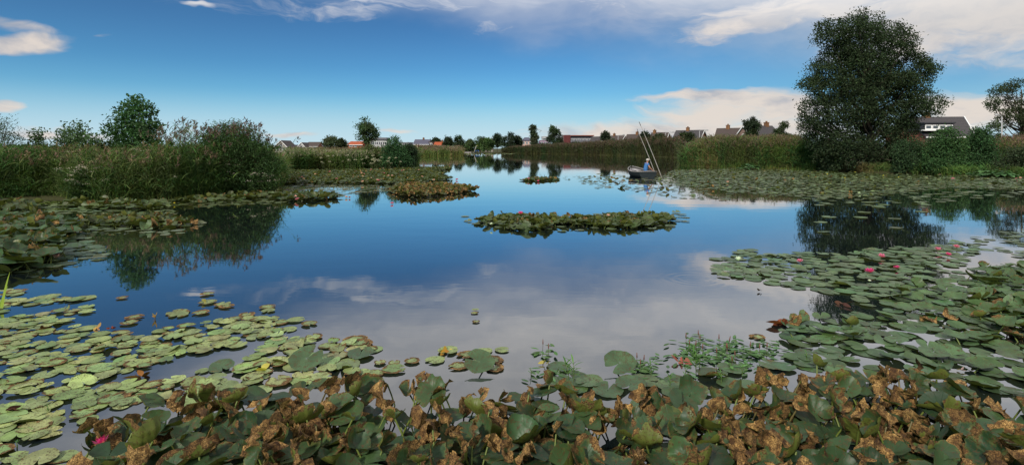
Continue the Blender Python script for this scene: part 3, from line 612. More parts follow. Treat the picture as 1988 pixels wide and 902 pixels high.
for k, (lab, poly, D, c) in enumerate(mid):
    hpx = max(p[1] for p in poly)-min(p[1] for p in poly); px_m = F/D
    tree('low_bush' if 'bush ' in lab[:16] else 'round_tree' if 'poplar' not in lab else 'poplar_tree', lab, poly, D, n=2600 if hpx < 35 else 3600, L=3.0/px_m, rl=5.0/px_m, nl=26, c=c, seed=40+k, limbs=18, sprig=.35, cat='bush' if 'bush ' in lab[:16] else 'tree', group='trees behind the reeds')
# distant hedges closing the horizon
for k, (a, b, t, D, lab) in enumerate([(545, 690, 284, 260, 'low hedge line behind the left reeds, under the small roofs'), (690, 860, 284, 265, 'hedge line between the orange houses'), (1000, 1180, 280, 245, 'hedge line at the foot of the red flats'),
                                       (1180, 1330, 274, 155, 'hedge line behind the fisherman'), (1330, 1560, 268, 112, 'hedge line in front of the dark roofed houses'), (1740, 2060, 262, 66, 'hedge line before the brick house'), (-60, 545, 285, 120, 'hedge line beyond the left bank')]):
    xs = np.linspace(a, b, 14); poly = [(a, 291)]+[(x, t+2.0*math.sin(x*.37+k)+1.2*math.sin(x*.11)) for x in xs]+[(b, 291)]
    tree('hedge', lab, poly, D, n=int(5000+(b-a)*20), L=3.2*D/F, rl=4.2*D/F, nl=int((b-a)/2.2), c=(.04, .055, .024), seed=80+k, trunk=False, sprig=.5, depth=.12 if b-a > 100 else .4, cat='hedge', z0=.0)
tree('elder_bush', 'leafy green bush in front of the brick house on the right bank', [(1790, 340), (1796, 300), (1806, 270), (1822, 252), (1846, 247), (1862, 256), (1872, 280), (1880, 340)], 38, n=14000, L=.13, rl=.5, nl=70, c=(.045, .095, .032), seed=30, cat='bush', sprig=.33, z0=.1, depth=.5)
tree('elder_bush', 'leafy green bush under the white barge board on the right bank', [(1868, 342), (1872, 290), (1884, 262), (1900, 246), (1920, 252), (1934, 280), (1940, 342)], 38.5, n=12000, L=.13, rl=.5, nl=60, c=(.04, .085, .032), seed=31, cat='bush', sprig=.33, z0=.1, depth=.5)
tree('elder_bush', 'dark overhanging bush low beside the foot of the big tree', [(1740, 336), (1735, 290), (1752, 270), (1775, 268), (1792, 290), (1798, 338)], 39, n=9000, L=.13, rl=.45, nl=44, c=(.035, .065, .028), seed=32, cat='bush', sprig=.35, z0=.1, depth=.5)
tree('elder_bush', 'dark bush at the outer end of the right bank', [(1930, 345), (1940, 300), (1960, 285), (2000, 280), (2040, 290), (2050, 348)], 35, n=9000, L=.13, rl=.5, nl=44, c=(.035, .05, .024), seed=33, cat='bush', sprig=.35, z0=.1, depth=.5)

# ------------------------------------------------------------------ reeds and bank vegetation (nobody could count it: stuff)
SH = np.array(SHORE, float)
def reed_bed(name, label, pxa, pxb, n, profile, depth, hues, L=.5, W=.022, leaves=4, plume=.5, plumec=(.13, .085, .075), seg=3, seed=1, shore=None, hvar=(.62, 1.02), lean=.12, near=.5, psize=.16, base=.0):
    global rng
    keep = rng; rng = np.random.default_rng(seed); sh = SH if shore is None else np.array(shore, float)
    xs = np.linspace(pxa, pxb, 400); ys = np.interp(xs, sh[:, 0], sh[:, 1]); gx_, gy_ = ground(xs, ys)
    seglen = np.hypot(np.gradient(gx_), np.gradient(gy_)); cdf = np.cumsum(seglen*0+gy_); cdf /= cdf[-1]
    px = np.interp(rng.random(n), cdf, xs); X0, Y0 = ground(px, np.interp(px, sh[:, 0], sh[:, 1]))
    dp = rng.random(n)**(1/near if near < 1 else near)*depth if False else rng.random(n)**1.25*depth
    rl_ = np.hypot(X0, Y0); x = X0*(1+dp/rl_); y = Y0*(1+dp/rl_)
    x += rng.normal(0, .05, n); y += wav(x, y, 1.3)*.25
    top = np.interp(px, [p[0] for p in profile], [p[1] for p in profile]); H = CH+(HY-top)*Y0/F
    H = H*rng.uniform(*hvar, n)*(1+.10*wav(x, y, .9))*(1-.25*(dp < .25)*rng.random(n)); H = np.maximum(H, .3)
    p0 = np.stack([x, y, np.full(n, base)], -1)
    dirs = np.stack([rng.normal(0, lean*.6, n)+.06*wav(x, y, .6), rng.normal(0, lean*.6, n), np.ones(n)], -1); bend = np.stack([rng.normal(.03, lean, n), rng.normal(0, lean, n), np.full(n, -.03)], -1)
    hues = np.array(hues); hi = np.clip(((wav(x*1.0+5, y, .45)+1)*.5*len(hues)+rng.normal(0, .55, n)).astype(int), 0, len(hues)-1); cc = np.clip(hues[hi]*(1+rng.normal(0, .22, (n, 1)))*(1+rng.normal(0, .06, (n, 3))), .005, .6)
    g = Geo(); Pm = ribbons(g, p0, dirs, bend, H, W*.55, np.clip(cc*[1.25, 1.1, .9], 0, .7), seg, 'stem')
    if leaves:
        k = np.repeat(np.arange(n), leaves); m = len(k); t = rng.uniform(.12, .97, m)
        ti = t*seg; i0 = np.clip(ti.astype(int), 0, seg-1); f = (ti-i0)[:, None]; base_ = Pm[k, i0]*(1-f)+Pm[k, i0+1]*f
        a = rng.uniform(0, 6.283, m); d = np.stack([np.cos(a)*.55, np.sin(a)*.55, rng.uniform(.5, 1.5, m)], -1); bn = np.stack([np.cos(a)*.35, np.sin(a)*.35, -rng.uniform(.2, .9, m)], -1)
        ribbons(g, base_, d, bn, L*rng.uniform(.6, 1.25, m), W*rng.uniform(.7, 1.3, m), np.clip(cc[k]*rng.uniform(.8, 1.25, (m, 1)), .005, .6), 3, 'blade')
    if plume:
        sel = np.nonzero((rng.random(n) < plume) & (H > np.quantile(H, .25)))[0]; q = 9; k = np.repeat(sel, q); m = len(k)
        s_ = rng.random(m); b0 = Pm[k, -1]+(Pm[k, -1]-Pm[k, -2])*0-np.stack([np.zeros(m), np.zeros(m), s_*psize*1.3], -1)
        a = rng.uniform(0, 6.283, m)*.6+1.2*wav(x[k], y[k], .4); d = np.stack([np.cos(a)*.5, np.sin(a)*.5, rng.uniform(.2, 1.1, m)], -1)
        leaflets(g, b0, d, rdir(m), psize*rng.uniform(.5, 1.1, m), psize*.22*rng.uniform(.6, 1.3, m), jit(plumec, m, .25, .08))
    o = g.build(name, M_REED, smooth_=False); tag(o, label, 'reeds', kind='stuff'); rng = keep; return o
GR, OL, BR, YG, STR = (.055, .12, .033), (.085, .125, .036), (.13, .115, .05), (.11, .18, .042), (.28, .22, .11)
reed_bed('reeds', 'tangled green and brown reeds and tall herbs along the near left bank', -420, 548, 16000,
         [(-420, 290), (0, 281), (40, 290), (75, 278), (110, 288), (150, 276), (200, 291), (240, 283), (275, 293), (310, 274), (345, 290), (365, 278), (400, 288), (465, 290), (520, 294), (548, 312)], 5.0, [GR, (.05, .09, .03), OL, (.08, .11, .04), GR, GR, YG, GR], L=.55, W=.024, leaves=5, plume=.16, plumec=(.17, .12, .08), seed=101)
reed_bed('bank_grass', 'low overhanging grass and straw at the foot of the left bank', -300, 548, 9000, [(-300, 345), (0, 345), (300, 335), (548, 335)], 1.6, [YG, GR, OL, GR, YG, STR], L=.4, W=.018, leaves=2, plume=0, seed=102, lean=.35)
reed_bed('plume_reeds', 'tall thin reeds with feathery purple plumes beside the domed bush', 318, 380, 80, [(318, 262), (350, 238), (362, 234), (380, 262)], 1.5, [GR, OL], L=.5, W=.024, leaves=7, plume=1.0, plumec=(.12, .09, .07), seed=103, hvar=(.8, 1.05), psize=.17)
reed_bed('plume_reeds', 'purple reed plumes covering the domed bush', 392, 540, 150, [(385, 275), (405, 256), (430, 243), (460, 235), (485, 241), (508, 260), (532, 300)], 1.8, [GR, OL], L=.4, W=.022, leaves=5, plume=1.0, plumec=(.11, .07, .06), seed=104, hvar=(.84, 1.03), psize=.17)
reed_bed('reeds', 'reed and willowherb belt behind the broad lily carpet', 546, 812, 11000, [(546, 300), (560, 290), (650, 291), (700, 293), (760, 290), (812, 290)], 7, [OL, GR, OL, YG, BR], L=.55, W=.04, leaves=4, plume=.5, plumec=(.24, .22, .15), seed=105)
reed_bed('reeds', 'far olive reed belt left of the open channel', 806, 905, 5200, [(806, 282), (900, 284)], 14, [OL, (.085, .10, .035), GR], L=.9, W=.11, leaves=2, plume=.6, plumec=(.17, .12, .09), seed=106, psize=.4)
reed_bed('reeds', 'distant reed tops behind the left bank', 560, 900, 4200, [(560, 286), (905, 285)], 25, [OL, BR, GR], L=.8, W=.10, leaves=2, plume=.6, plumec=(.18, .13, .09), seed=107, shore=[(560, 305), (905, 303)], psize=.35)
reed_bed('reeds', 'long dark reed belt along the far right bank', 975, 1325, 17000, [(975, 287), (1000, 283), (1090, 278), (1180, 272), (1240, 268), (1325, 264)], 11, [(.035, .06, .024), (.038, .046, .024), (.055, .07, .028), (.048, .048, .028), (.05, .062, .026)], L=.9, W=.085, leaves=3, plume=.35, plumec=(.09, .062, .045), seed=108, psize=.38)
reed_bed('reeds', 'rounded clump of reeds and herbs on the near right bank', 1322, 1560, 15000, [(1322, 300), (1335, 280), (1360, 266), (1400, 262), (1480, 260), (1560, 262)], 9, [OL, (.06, .075, .03), GR, BR, OL], L=.6, W=.04, leaves=4, plume=.4, plumec=(.13, .095, .065), seed=109)
reed_bed('bulrushes', 'bright green upright bulrush leaves beside the big tree', 1480, 1625, 3600, [(1480, 285), (1520, 272), (1600, 270), (1625, 285)], 1.8, [(.055, .13, .04), (.045, .10, .032), YG], L=1.1, W=.035, leaves=3, plume=0, seed=110, lean=.06)
reed_bed('reeds', 'brown topped reeds behind the right bank bushes', 1735, 3300, 21000, [(1735, 290), (1750, 280), (1800, 272), (1880, 268), (1988, 260), (2400, 262), (3300, 270)], 9, [OL, GR, BR, OL], L=.6, W=.034, leaves=4, plume=.7, plumec=(.17, .11, .085), seed=111, shore=[(1560, 328), (1700, 330), (1988, 338), (2400, 345), (3300, 352)])
reed_bed('bank_grass', 'drooping sedge at the waterline of the right bank', 1325, 3000, 9500, [(1325, 312), (1988, 322), (3000, 330)], 1.5, [YG, GR, OL, BR], L=.55, W=.03, leaves=2, plume=0, seed=112, lean=.4)

# flowering herbs on the banks: real plants with stems, leaves and flat flower heads
def herb(name, label, pts, D, h0, n_st, fc, cat='plant', seed=1, spread=.5, fl=30, fs=.03, c=(.05, .085, .03)):
    global rng
    keep = rng; rng = np.random.default_rng(seed); px, py = pts; x = at(px, D); root = empty(name, (x, D, 0)); tag(root, label, cat); zt = zat(py, D)
    p0 = np.stack([rng.normal(0, spread*.3, n_st), rng.normal(0, spread*.3, n_st), np.zeros(n_st)], -1); d = np.stack([rng.normal(0, .16, n_st)*spread/.5, rng.normal(0, .12, n_st), np.ones(n_st)], -1)
    H = zt*rng.uniform(.45, 1.0, n_st); g = Geo(); P = ribbons(g, p0, d, (0, 0, 0), H, .014, c, 4, 'stem')
    k = np.repeat(np.arange(n_st), 22); m = len(k); t = rng.uniform(.15, .95, m); q = p0[k]+nrm(d)[k]*(H[k]*t)[:, None]; a = rng.uniform(0, 6.28, m)
    leaflets(g, q, np.stack([np.cos(a), np.sin(a), rng.uniform(-.3, .4, m)], -1), np.tile([0, 0, 1.], (m, 1)), .16, .05, jit(c, m)); g.build('leaves', M_FOL, root, smooth_=False)
    g = Geo(); k = np.repeat(np.arange(n_st), fl); m = len(k); q = P[k, -1]+np.stack([rng.normal(0, .05, m), rng.normal(0, .05, m), rng.normal(0, .018, m)], -1)
    leaflets(g, q, rdir(m, .6), rdir(m), fs, fs*.8, jit(fc, m, .15, .04)); g.build('blossoms', M_FOL, root, smooth_=False); rng = keep
CRM = (.42, .37, .30)
for k, (px, py, D, n, lab) in enumerate([(172, 318, 18.4, 62, 'hemp agrimony in a mass of cream flower heads at the front of the left bank'), (262, 286, 19.5, 14, 'pale brown seeding agrimony below the young alder'), (232, 300, 19.5, 7, 'few cream flower heads left of the arching grass'),
        (300, 330, 19, 7, 'cream flowered herb over the straw coloured stems'), (40, 292, 20, 10, 'brownish seeding herbs near the thin willow'), (120, 290, 20, 10, 'buff topped herbs under the pale sapling'), (440, 318, 21, 7, 'cream dotted herb at the front of the domed bush'),
        (505, 335, 21.3, 8, 'pinkish cream herb at the water end of the domed bush'), (212, 345, 18.2, 4, 'low white flowered herb close to the water'), (385, 345, 20.3, 5, 'white flowered herb between the domed bush and the water')]):
    herb('flowering_herb', lab, (px, py), D, 0, n if n > 20 else int(n*1.8), CRM, seed=200+k, spread=.75 if n > 20 else .6, fs=.03, fl=16)
for k, (px, py, D, n, lab) in enumerate([(640, 300, 46, 14, 'cream topped herbs in the middle of the belt behind the lily carpet'), (735, 300, 45, 20, 'tall pale flowered herbs beside the yellowish bush'), (570, 298, 45.5, 12, 'cream topped herbs at the near end of the belt behind the lily carpet'),
        (680, 296, 46, 14, 'cream topped herbs below the orange roofed house')]):
    herb('flowering_herb', lab, (px, py), D, 0, n, (.36, .34, .24), seed=230+k, spread=1.6, fs=.07, c=(.08, .10, .04))
for k, (px, py, D, lab) in enumerate([(1915, 330, 33.6, 'broad leaved butterbur at the waterline below the right bushes'), (1945, 336, 33, 'second clump of broad leaves at the waterline, beyond the first'), (1455, 318, 45, 'dark broad leaved clump between reeds and lily field')]):
    rng_k = np.random.default_rng(300+k); x, y = ground(px, HY+CH*F/D); root = empty('broad_leaved_plant', (at(px, D), D, 0)); tag(root, lab, 'plant'); n = 90
    keep = rng; rng = rng_k; g = Geo(); a = rng.uniform(0, 6.28, n); r = rng.uniform(.1, .9, n); q = np.stack([np.cos(a)*r, np.sin(a)*r*.6, .18+.4*(1-r)*rng.random(n)], -1)
    leaflets(g, q, np.stack([np.cos(a), np.sin(a), rng.uniform(-.4, .1, n)], -1), np.tile([0, 0, 1.], (n, 1)), .34, .30, jit((.06, .12, .045), n)); g.build('leaves', M_FOL, root)
    g = Geo(); ribbons(g, q*[.3, .3, 0], q-q*[.3, .3, 0], (0, 0, 0), np.linalg.norm(q-q*[.3, .3, 0], axis=1), .02, (.09, .12, .05), 2, 'stem'); g.build('stems', M_FOL, root); rng = keep
# ------------------------------------------------------------------ water lilies
def _lily(T, b):
    """leaf blade: green with pale radiating veins above, olive below, scorched brown where it has withered"""
    a = attr('tint'); s = attr('spot'); sp = T.nodes.new('ShaderNodeSeparateXYZ'); T.links.new(s.outputs['Vector'], sp.inputs[0])
    r, th, wr = X(sp.outputs[0]), X(sp.outputs[1]), X(sp.outputs[2]); p = geop()
    green = X(a.outputs['Vector'])
    n1 = noise(p, 26, 5, .65); n2 = noise(p, 110, 3, .6); n3 = noise(p, 9, 3, .5)
    vein = X.m('ABSOLUTE', X.m('SINE', th*(math.pi*11)+(n1-.5)*.8)); vein = smooth(vein, .0, .16)
    sv = T.nodes.new('ShaderNodeHueSaturation'); T.links.new(green.s, sv.inputs['Color']); sv.inputs['Value'].default_value = 1.35; sv.inputs['Saturation'].default_value = .85
    top = mix(vein*smooth(r, 0.0, .25)*.6+.4, X(sv.outputs[0]), green)
    sv2 = T.nodes.new('ShaderNodeHueSaturation'); T.links.new(top.s, sv2.inputs['Color']); sv2.inputs['Value'].default_value = .7
    top = mix(smooth(n3, .35, .65), top, X(sv2.outputs[0]))
    gm = T.nodes.new('ShaderNodeNewGeometry'); bf = X(gm.outputs['Backfacing'])
    top = mix(bf, top, mix(n1, (.075, .105, .018), (.12, .13, .028)))
    brown = mix(smooth(n1, .32, .68), (.06, .028, .012), (.31, .17, .055)); gold = mix(smooth(n1, .32, .62), (.15, .075, .02), (.62, .38, .13)); brown = mix(smooth(n3, .40, .58)*smooth(wr, .35, .75), brown, gold); brown = mix(smooth(n2, .48, .64)*.7, brown, (.045, .02, .009))
    edge = smooth(wr*1.3+(n1-.5)*.62+(n2-.5)*.30+(n3-.5)*.5, .50, .58)
    yel = smooth(wr*1.3+(n1-.5)*.62+(n3-.5)*.5, .38, .52)*.35
    c = mix(yel, top, (.20, .19, .045)); c = mix(edge, c, brown)
    speck = smooth(n2+(n1-.5)*.8, .555, .62)*smooth(wr, .02, .10); c = mix(speck*.85, c, (.07, .04, .015))
    setc(b, c); rg = mix(edge, (.46,)*3, (.8,)*3); T.links.new(rg.s, b.inputs['Roughness'])
    fold_ = X.m('ABSOLUTE', noise(p, 48, 3, .6, 1.5)-.5)*2.0
    brown = mix(smooth(fold_, .0, .10), (.035, .016, .008), brown); c = mix(edge, c, brown); T.links.new(c.s, b.inputs['Base Color'])  # brown darkened along the wrinkle lines: shade inside the creases put into the colour
    bump(b, vein*.35+n1*.6+edge*(n2*1.2+fold_*4.0), .75, .005)
    tr = T.nodes.new('ShaderNodeBsdfTranslucent'); sc = mix(.5, c, (.10, .14, .01)); T.links.new(sc.s, tr.inputs[0])
    mx = T.nodes.new('ShaderNodeMixShader'); mx.inputs[0].default_value = .18
    T.links.new(b.outputs[0], mx.inputs[1]); T.links.new(tr.outputs[0], mx.inputs[2]); T.links.new(mx.outputs[0], T.nodes['Material Output'].inputs[0])
M_LILY = mat('lily_leaf_blade', .46, .32, _lily)
M_STALK = m_foliage('lily_stalks', .1, .45, .4)

class Leaves:
    """the description of many leaves; blades are grown from it at any resolution"""
    keys = ('x', 'y', 'z', 'r', 'yaw', 'td', 'tilt', 'wear', 'cup', 'fold', 'c1', 'c1d', 'c2', 'c2d', 'crum', 'wave', 'seed', 'up', 'kind')
    def __init__(s): s.d = {k: [] for k in s.keys}; s.c = []
    def add(s, n, c, **k):
        for key in s.keys: s.d[key].append(np.broadcast_to(np.asarray(k.get(key, 0.0), float), (n,)))
        s.c.append(np.broadcast_to(c, (n, 3)))
    def done(s):
        for k in s.keys: s.d[k] = np.concatenate(s.d[k])
        s.c = np.concatenate(s.c); s.n = len(s.c)
    def grow(s, I, rings, segs):
        """(n, rings*segs, 3) local points of the leaves I, with colours and (radius, angle, wear)"""
        D = {k: s.d[k][I][:, None, None] for k in s.keys}; n = len(I)
        rr = np.linspace(0.03, 1, rings)**.9; th = np.linspace(-math.pi+.0, math.pi, segs)
        notch = .16; r0 = rr[None, :, None]; t0 = th[None, None, :]
        # the slit: angles are squeezed so that the two lobes stand apart
        tt = t0*(1-notch*.5*(r0**1.0)*(.6+.8*((D['seed']*7.13) % 1)))
        sd = D['seed']
        out = 1+.035*np.sin(tt*3+sd*9)+.02*np.sin(tt*7+sd*31)+.012*np.sin(tt*17+sd*50)+np.clip(D['wear']*1.6, 0, .5)*(.09*np.sin(tt*11+sd*77)*np.sin(tt*4+sd*15)+.06*np.sin(tt*23+sd*60))-.10*np.exp(-((np.abs(tt)-math.pi)/.25)**2)
        rad = r0*out
        x = rad*np.cos(tt); y = rad*np.sin(tt)*.94
        z = D['wave']*r0**2*np.sin(tt*3+sd*20)+D['wave']*.5*r0**3*np.sin(tt*8+sd*40)+D['cup']*r0**2+D['fold']*np.abs(y)
        y = y*(1-.35*np.clip(np.abs(D['fold']), 0, 1))
        for a, b, u0 in (('c1', 'c1d', .30), ('c2', 'c2d', .25)):
            cd, sn = np.cos(D[b]), np.sin(D[b]); u = x*cd+y*sn; v = -x*sn+y*cd; e = np.clip(u-u0, 0, None); k = D[a]
            R = 1/(np.abs(k)+1e-6); ang = e/R; u2 = np.where(u > u0, u0+R*np.sin(ang), u); z = z+np.where(u > u0, np.sign(k)*R*(1-np.cos(ang)), 0)
            x = u2*cd-v*sn; y = u2*sn+v*cd
        cr = D['crum']*r0**.7
        for q, (fa, fb) in enumerate(((5.1, 4.3), (9.7, 8.1), (17.0, 19.0), (29., 26.))):
            amp = cr*(.46, .34, .24, .13)[q]; ph = sd*(13+q*7)
            dx = np.sin(fa*x+ph+fb*y*.7)*amp; dy = np.sin(fb*y-fa*x*.6+ph*1.7)*amp; dz = np.sin(fa*y+fb*x*.8+ph*2.3)*amp*1.1
            x, y, z = x+dx*.6, y+dy*.6, z+dz
        wr = D['wear']; spot = .5+.5*np.sin(tt*2+sd*17)*np.cos(r0*5+sd*8+tt*3)
        wv = np.clip(wr*1.15+ (r0-.72)*wr*1.3+(spot-.5)*.36*np.clip(wr*3, 0, 1)*(1-wr*.6), 0, 1)+0*x
        P = np.stack([x+0*wv, y+0*wv, z+0*wv], -1).reshape(n, -1, 3)*D['r']
        yaw, td, ti = D['yaw'][:, :, 0], D['td'][:, :, 0], D['tilt'][:, :, 0]
        def rot(P, a, ax):
            c, s_ = np.cos(a), np.sin(a); o = [0, 1, 2]; i, j = [(1, 2), (2, 0), (0, 1)][ax]; Q = P.copy(); Q[..., i] = c*P[..., i]-s_*P[..., j]; Q[..., j] = s_*P[..., i]+c*P[..., j]; return Q
        P = rot(P, yaw-td, 2); P = rot(P, ti, 0); P = rot(P, td, 2)
        U = np.stack([r0+0*wv, t0/(2*math.pi)+.5+0*wv, wv], -1).reshape(n, -1, 3)
        i = np.arange(rings-1)[:, None]*segs; j = np.arange(segs-1)[None]
        q = np.stack([i+j, i+segs+j, i+segs+j+1, i+j+1], -1).reshape(-1, 4)
        return P, U, q
    def stalk(s, g, i, org):
        """a stalk from the pond floor side up to the blade's centre"""
        d = {k: s.d[k][i] for k in s.keys}; h = d['z']; a = d['seed']*40; l = .10+.25*h
        top = np.array([0, 0, -.003]); bot = np.array([math.cos(a)*l, math.sin(a)*l, -h-.18]); m = (top+bot)/2+[math.cos(a)*l*.15, math.sin(a)*l*.15, .06*h]
        t = np.linspace(0, 1, 5)[:, None]; P = (1-t)**2*bot+2*t*(1-t)*m+t*t*top
        g.tube(P+org, .0045+.012*d['r'], 5, c=(.13, .17, .035) if d['wear'] < .75 else (.12, .10, .035), cap=False)

LV = Leaves()
def scatter(poly, spacing, keep=1.0, jitter=.42, z=0.0, patch=0.0, ps=1.0):
    """points on the water inside an outline measured in the photograph"""
    G = np.array([ground(px, py, z) for px, py in poly]); x0, y0 = G.min(0); x1, y1 = G.max(0)
    xs = np.arange(x0, x1+spacing, spacing); ys = np.arange(y0, y1+spacing, spacing*.87); a, b = np.meshgrid(xs, ys)
    a = a+(np.arange(len(ys))[:, None] % 2)*spacing*.5; a = a+rng.uniform(-1, 1, a.shape)*jitter*spacing; b = b+rng.uniform(-1, 1, b.shape)*jitter*spacing
    a, b = a.ravel(), b.ravel(); k = inpoly(a, b, G) & (rng.random(len(a)) < keep)
    if patch: k &= wav(a*ps, b*ps, 1.6) > patch-1
    px = CX+F*a/b; py = HY+F*CH/b; k &= (px > -560) & (px < 2700) & (py < 1010)
    return a[k], b[k]
def sz(n, lo, hi): return rng.uniform(lo, hi, n)
PALE, MID_, DEEP, OLV = (.17, .24, .075), (.070, .128, .042), (.026, .068, .024), (.055, .075, .018)
def floating(poly, sp, r, c, keep=1.0, curl=.15, wear=(.02, .3), tilt=.03, patch=0, wave=.02, kind=0, ps=1.0, edgeup=.1):
    x, y = scatter(poly, sp, keep, patch=patch, ps=ps); n = len(x); U = rng.uniform
    cu = (rng.random(n) < curl)
    c_ = np.array(c)
    if c_.ndim == 2:
        f = rng.random((n, 1)); c_ = c_[0]*(1-f)+c_[1]*f
    LV.add(n, np.clip(c_*(1+rng.normal(0, .13, (n, 1)))*(1+rng.normal(0, .06, (n, 3))), .01, .8), x=x, y=y, z=.004+.016*rng.random(n)+edgeup*.05*cu, r=sz(n, *r), yaw=U(0, 6.28, n), td=U(0, 6.28, n), tilt=np.abs(rng.normal(0, tilt, n)),
           wear=U(*wear, n)**1.3, cup=U(0, .03, n), c1=cu*U(.5, 2.4, n), c1d=U(0, 6.28, n), wave=wave*U(.2, 1, n), seed=rng.random(n), crum=.02*rng.random(n), kind=kind)
def raised(poly, sp, r, h, mix_=(.45, .25, .30), keep=1.0, patch=0, kind=1, c=(DEEP, MID_), ps=1.0, calm=1.0):
    """leaves standing clear of the water: whole green ones, half withered ones, and crumpled brown ones"""
    x, y = scatter(poly, sp, keep, patch=patch, ps=ps); n = len(x); U = rng.uniform
    k = rng.choice(3, n, p=mix_); clump = (wav(x, y, 3.0)*.5+.5); k = np.where((clump > .72) & (k == 0) & (rng.random(n) < mix_[2]*1.4), 2, k)
    G_, H_, B_ = k == 0, k == 1, k == 2
    wear = np.where(G_, U(.02, .28, n), np.where(H_, U(.16, .40, n), U(.6, 1.0, n)))
    tilt = np.where(G_, np.abs(rng.normal(.25, .28, n)), np.where(H_, U(.3, 1.1, n), U(.6, 1.5, n)))
    tilt = tilt*calm; wear = np.where(B_, wear, wear*calm**1.5); f = rng.random((n, 1)); cc = np.array(c[0])*(1-f)+np.array(c[1])*f
    zz = h[0]+(h[1]-h[0])*np.where(G_, U(0, .75, n), U(.2, 1.0, n))
    LV.add(n, np.clip(cc*(1+rng.normal(0, .15, (n, 1))), .01, .8), x=x, y=y, z=zz, r=sz(n, *r)*np.where(B_, .92, np.where(G_, 1.28, 1.12)), yaw=U(0, 6.28, n), td=U(0, 6.28, n), tilt=tilt, wear=wear,
           cup=np.where(G_, U(-.05, .25, n), U(.0, .4, n)), fold=np.where(B_, U(-1.2, .9, n), np.where(H_, U(0, .5, n), U(0, .15, n))), c1=np.where(G_, (rng.random(n) < .4)*U(.3, 1.6, n), np.where(B_, U(1.2, 3.6, n)*rng.choice([-1, 1], n), U(.8, 3.0, n))), c1d=U(0, 6.28, n),
           c2=np.where(B_, U(1.2, 4.5, n)*rng.choice([-1, 1], n), np.where(H_, U(.5, 2.2, n), 0)), c2d=U(0, 6.28, n), wave=np.where(G_, U(.02, .06, n), U(.06, .14, n)), crum=np.where(G_, U(.01, .03, n), np.where(H_, U(.04, .10, n), U(.20, .42, n))), seed=rng.random(n), kind=kind)

rng = np.random.default_rng(21)
# speckled pale pads, near left
FL_A = [(-560, 575), (0, 562), (60, 575), (180, 585), (186, 605), (120, 618), (200, 650), (330, 640), (400, 625), (520, 612), (560, 625), (545, 650), (620, 668), (740, 655), (742, 680), (700, 695), (780, 700), (785, 718), (690, 735), (590, 745), (480, 770), (360, 800), (250, 860), (180, 902), (140, 960), (-560, 960)]
floating(FL_A, .120, (.052, .104), ((.37, .43, .16), (.20, .30, .105)), keep=.74, curl=.10, wear=(.08, .46), patch=.16, ps=1.6)
for px, py, r in [(92, 577, .16), (160, 580, .16), (238, 579, .08), (345, 607, .14), (347, 612, .12), (390, 608, .11), (403, 588, .12), (432, 592, .11), (440, 596, .10), (402, 572, .10), (520, 597, .11), (521, 604, .09), (250, 628, .10), (262, 617, .11), (430, 623, .10), (600, 630, .10), (575, 622, .11), (545, 627, .10), (560, 640, .10), (610, 655, .10),
                  (690, 660, .14), (700, 668, .14), (923, 603, .05), (921, 608, .05), (924, 625, .05), (480, 612, .1), (505, 620, .11), (470, 630, .11), (30, 567, .14), (20, 585, .13), (870, 682, .11), (905, 690, .10), (940, 682, .09), (975, 680, .08), (890, 712, .10), (955, 700, .12), (800, 702, .08), (845, 700, .10), (925, 708, .09), (960, 715, .1), (1470, 655, .09)]:
    x, y = ground(px, py); r *= .85; LV.add(1, np.array((.26, .33, .12))*rng.uniform(.85, 1.15), x=x, y=y, z=.008+.01*rng.random(), r=r, yaw=rng.uniform(0, 6.28), wear=rng.uniform(.15, .5), seed=rng.random(), wave=.02, tilt=.01)
# isolated named leaves in front of the withered bank
for px, py, r, ti, td, z in [(930, 718, .125, .5, 0.1, .07), (1203, 718, .135, .42, 0.0, .06), (595, 712, .14, .45, .2, .07), (700, 690, .12, .05, 0, .02), (430, 715, .1, .2, 0, .02), (1225, 752, .12, .1, 0, .03), (1085, 715, .1, .05, 1, .01), (1115, 738, .13, .03, 0, .01), (1180, 760, .12, .06, 0, .01), (1250, 790, .1, .03, 0, .01), (1320, 745, .12, .03, 0, .01)]:
    x, y = ground(px, py); LV.add(1, (.07, .125, .055), x=x, y=y, z=z, r=r, yaw=rng.uniform(0, 6.28), td=td, tilt=ti, wear=.12, seed=rng.random(), wave=.03, cup=.08, kind=1 if z > .05 else 0)
# the withering mass along the near shore
NB = [(100, 985), (150, 915), (215, 880), (270, 850), (350, 825), (430, 800), (500, 790), (590, 795), (700, 795), (800, 785), (870, 788), (920, 820), (985, 800), (1060, 792), (1120, 805), (1200, 830), (1290, 805), (1400, 810), (1470, 785), (1560, 772), (1640, 762), (1720, 772), (1790, 762), (1860, 785), (1920, 825), (2700, 835), (2700, 985)]
raised(NB, .112, (.066, .104), (.03, .21), (.38, .27, .35), keep=.93, c=((.022, .055, .022), (.048, .09, .030)))
floating(NB, .22, (.10, .14), (DEEP, MID_), keep=.55, curl=.1, wear=(.05, .3))
floating([(1010, 725), (1060, 740), (1290, 735), (1420, 715), (1500, 700), (1500, 760), (1290, 790), (1190, 790), (1060, 755)], .20, (.09, .13), (MID_, (.10, .165, .075)), keep=.6, wear=(.1, .4))
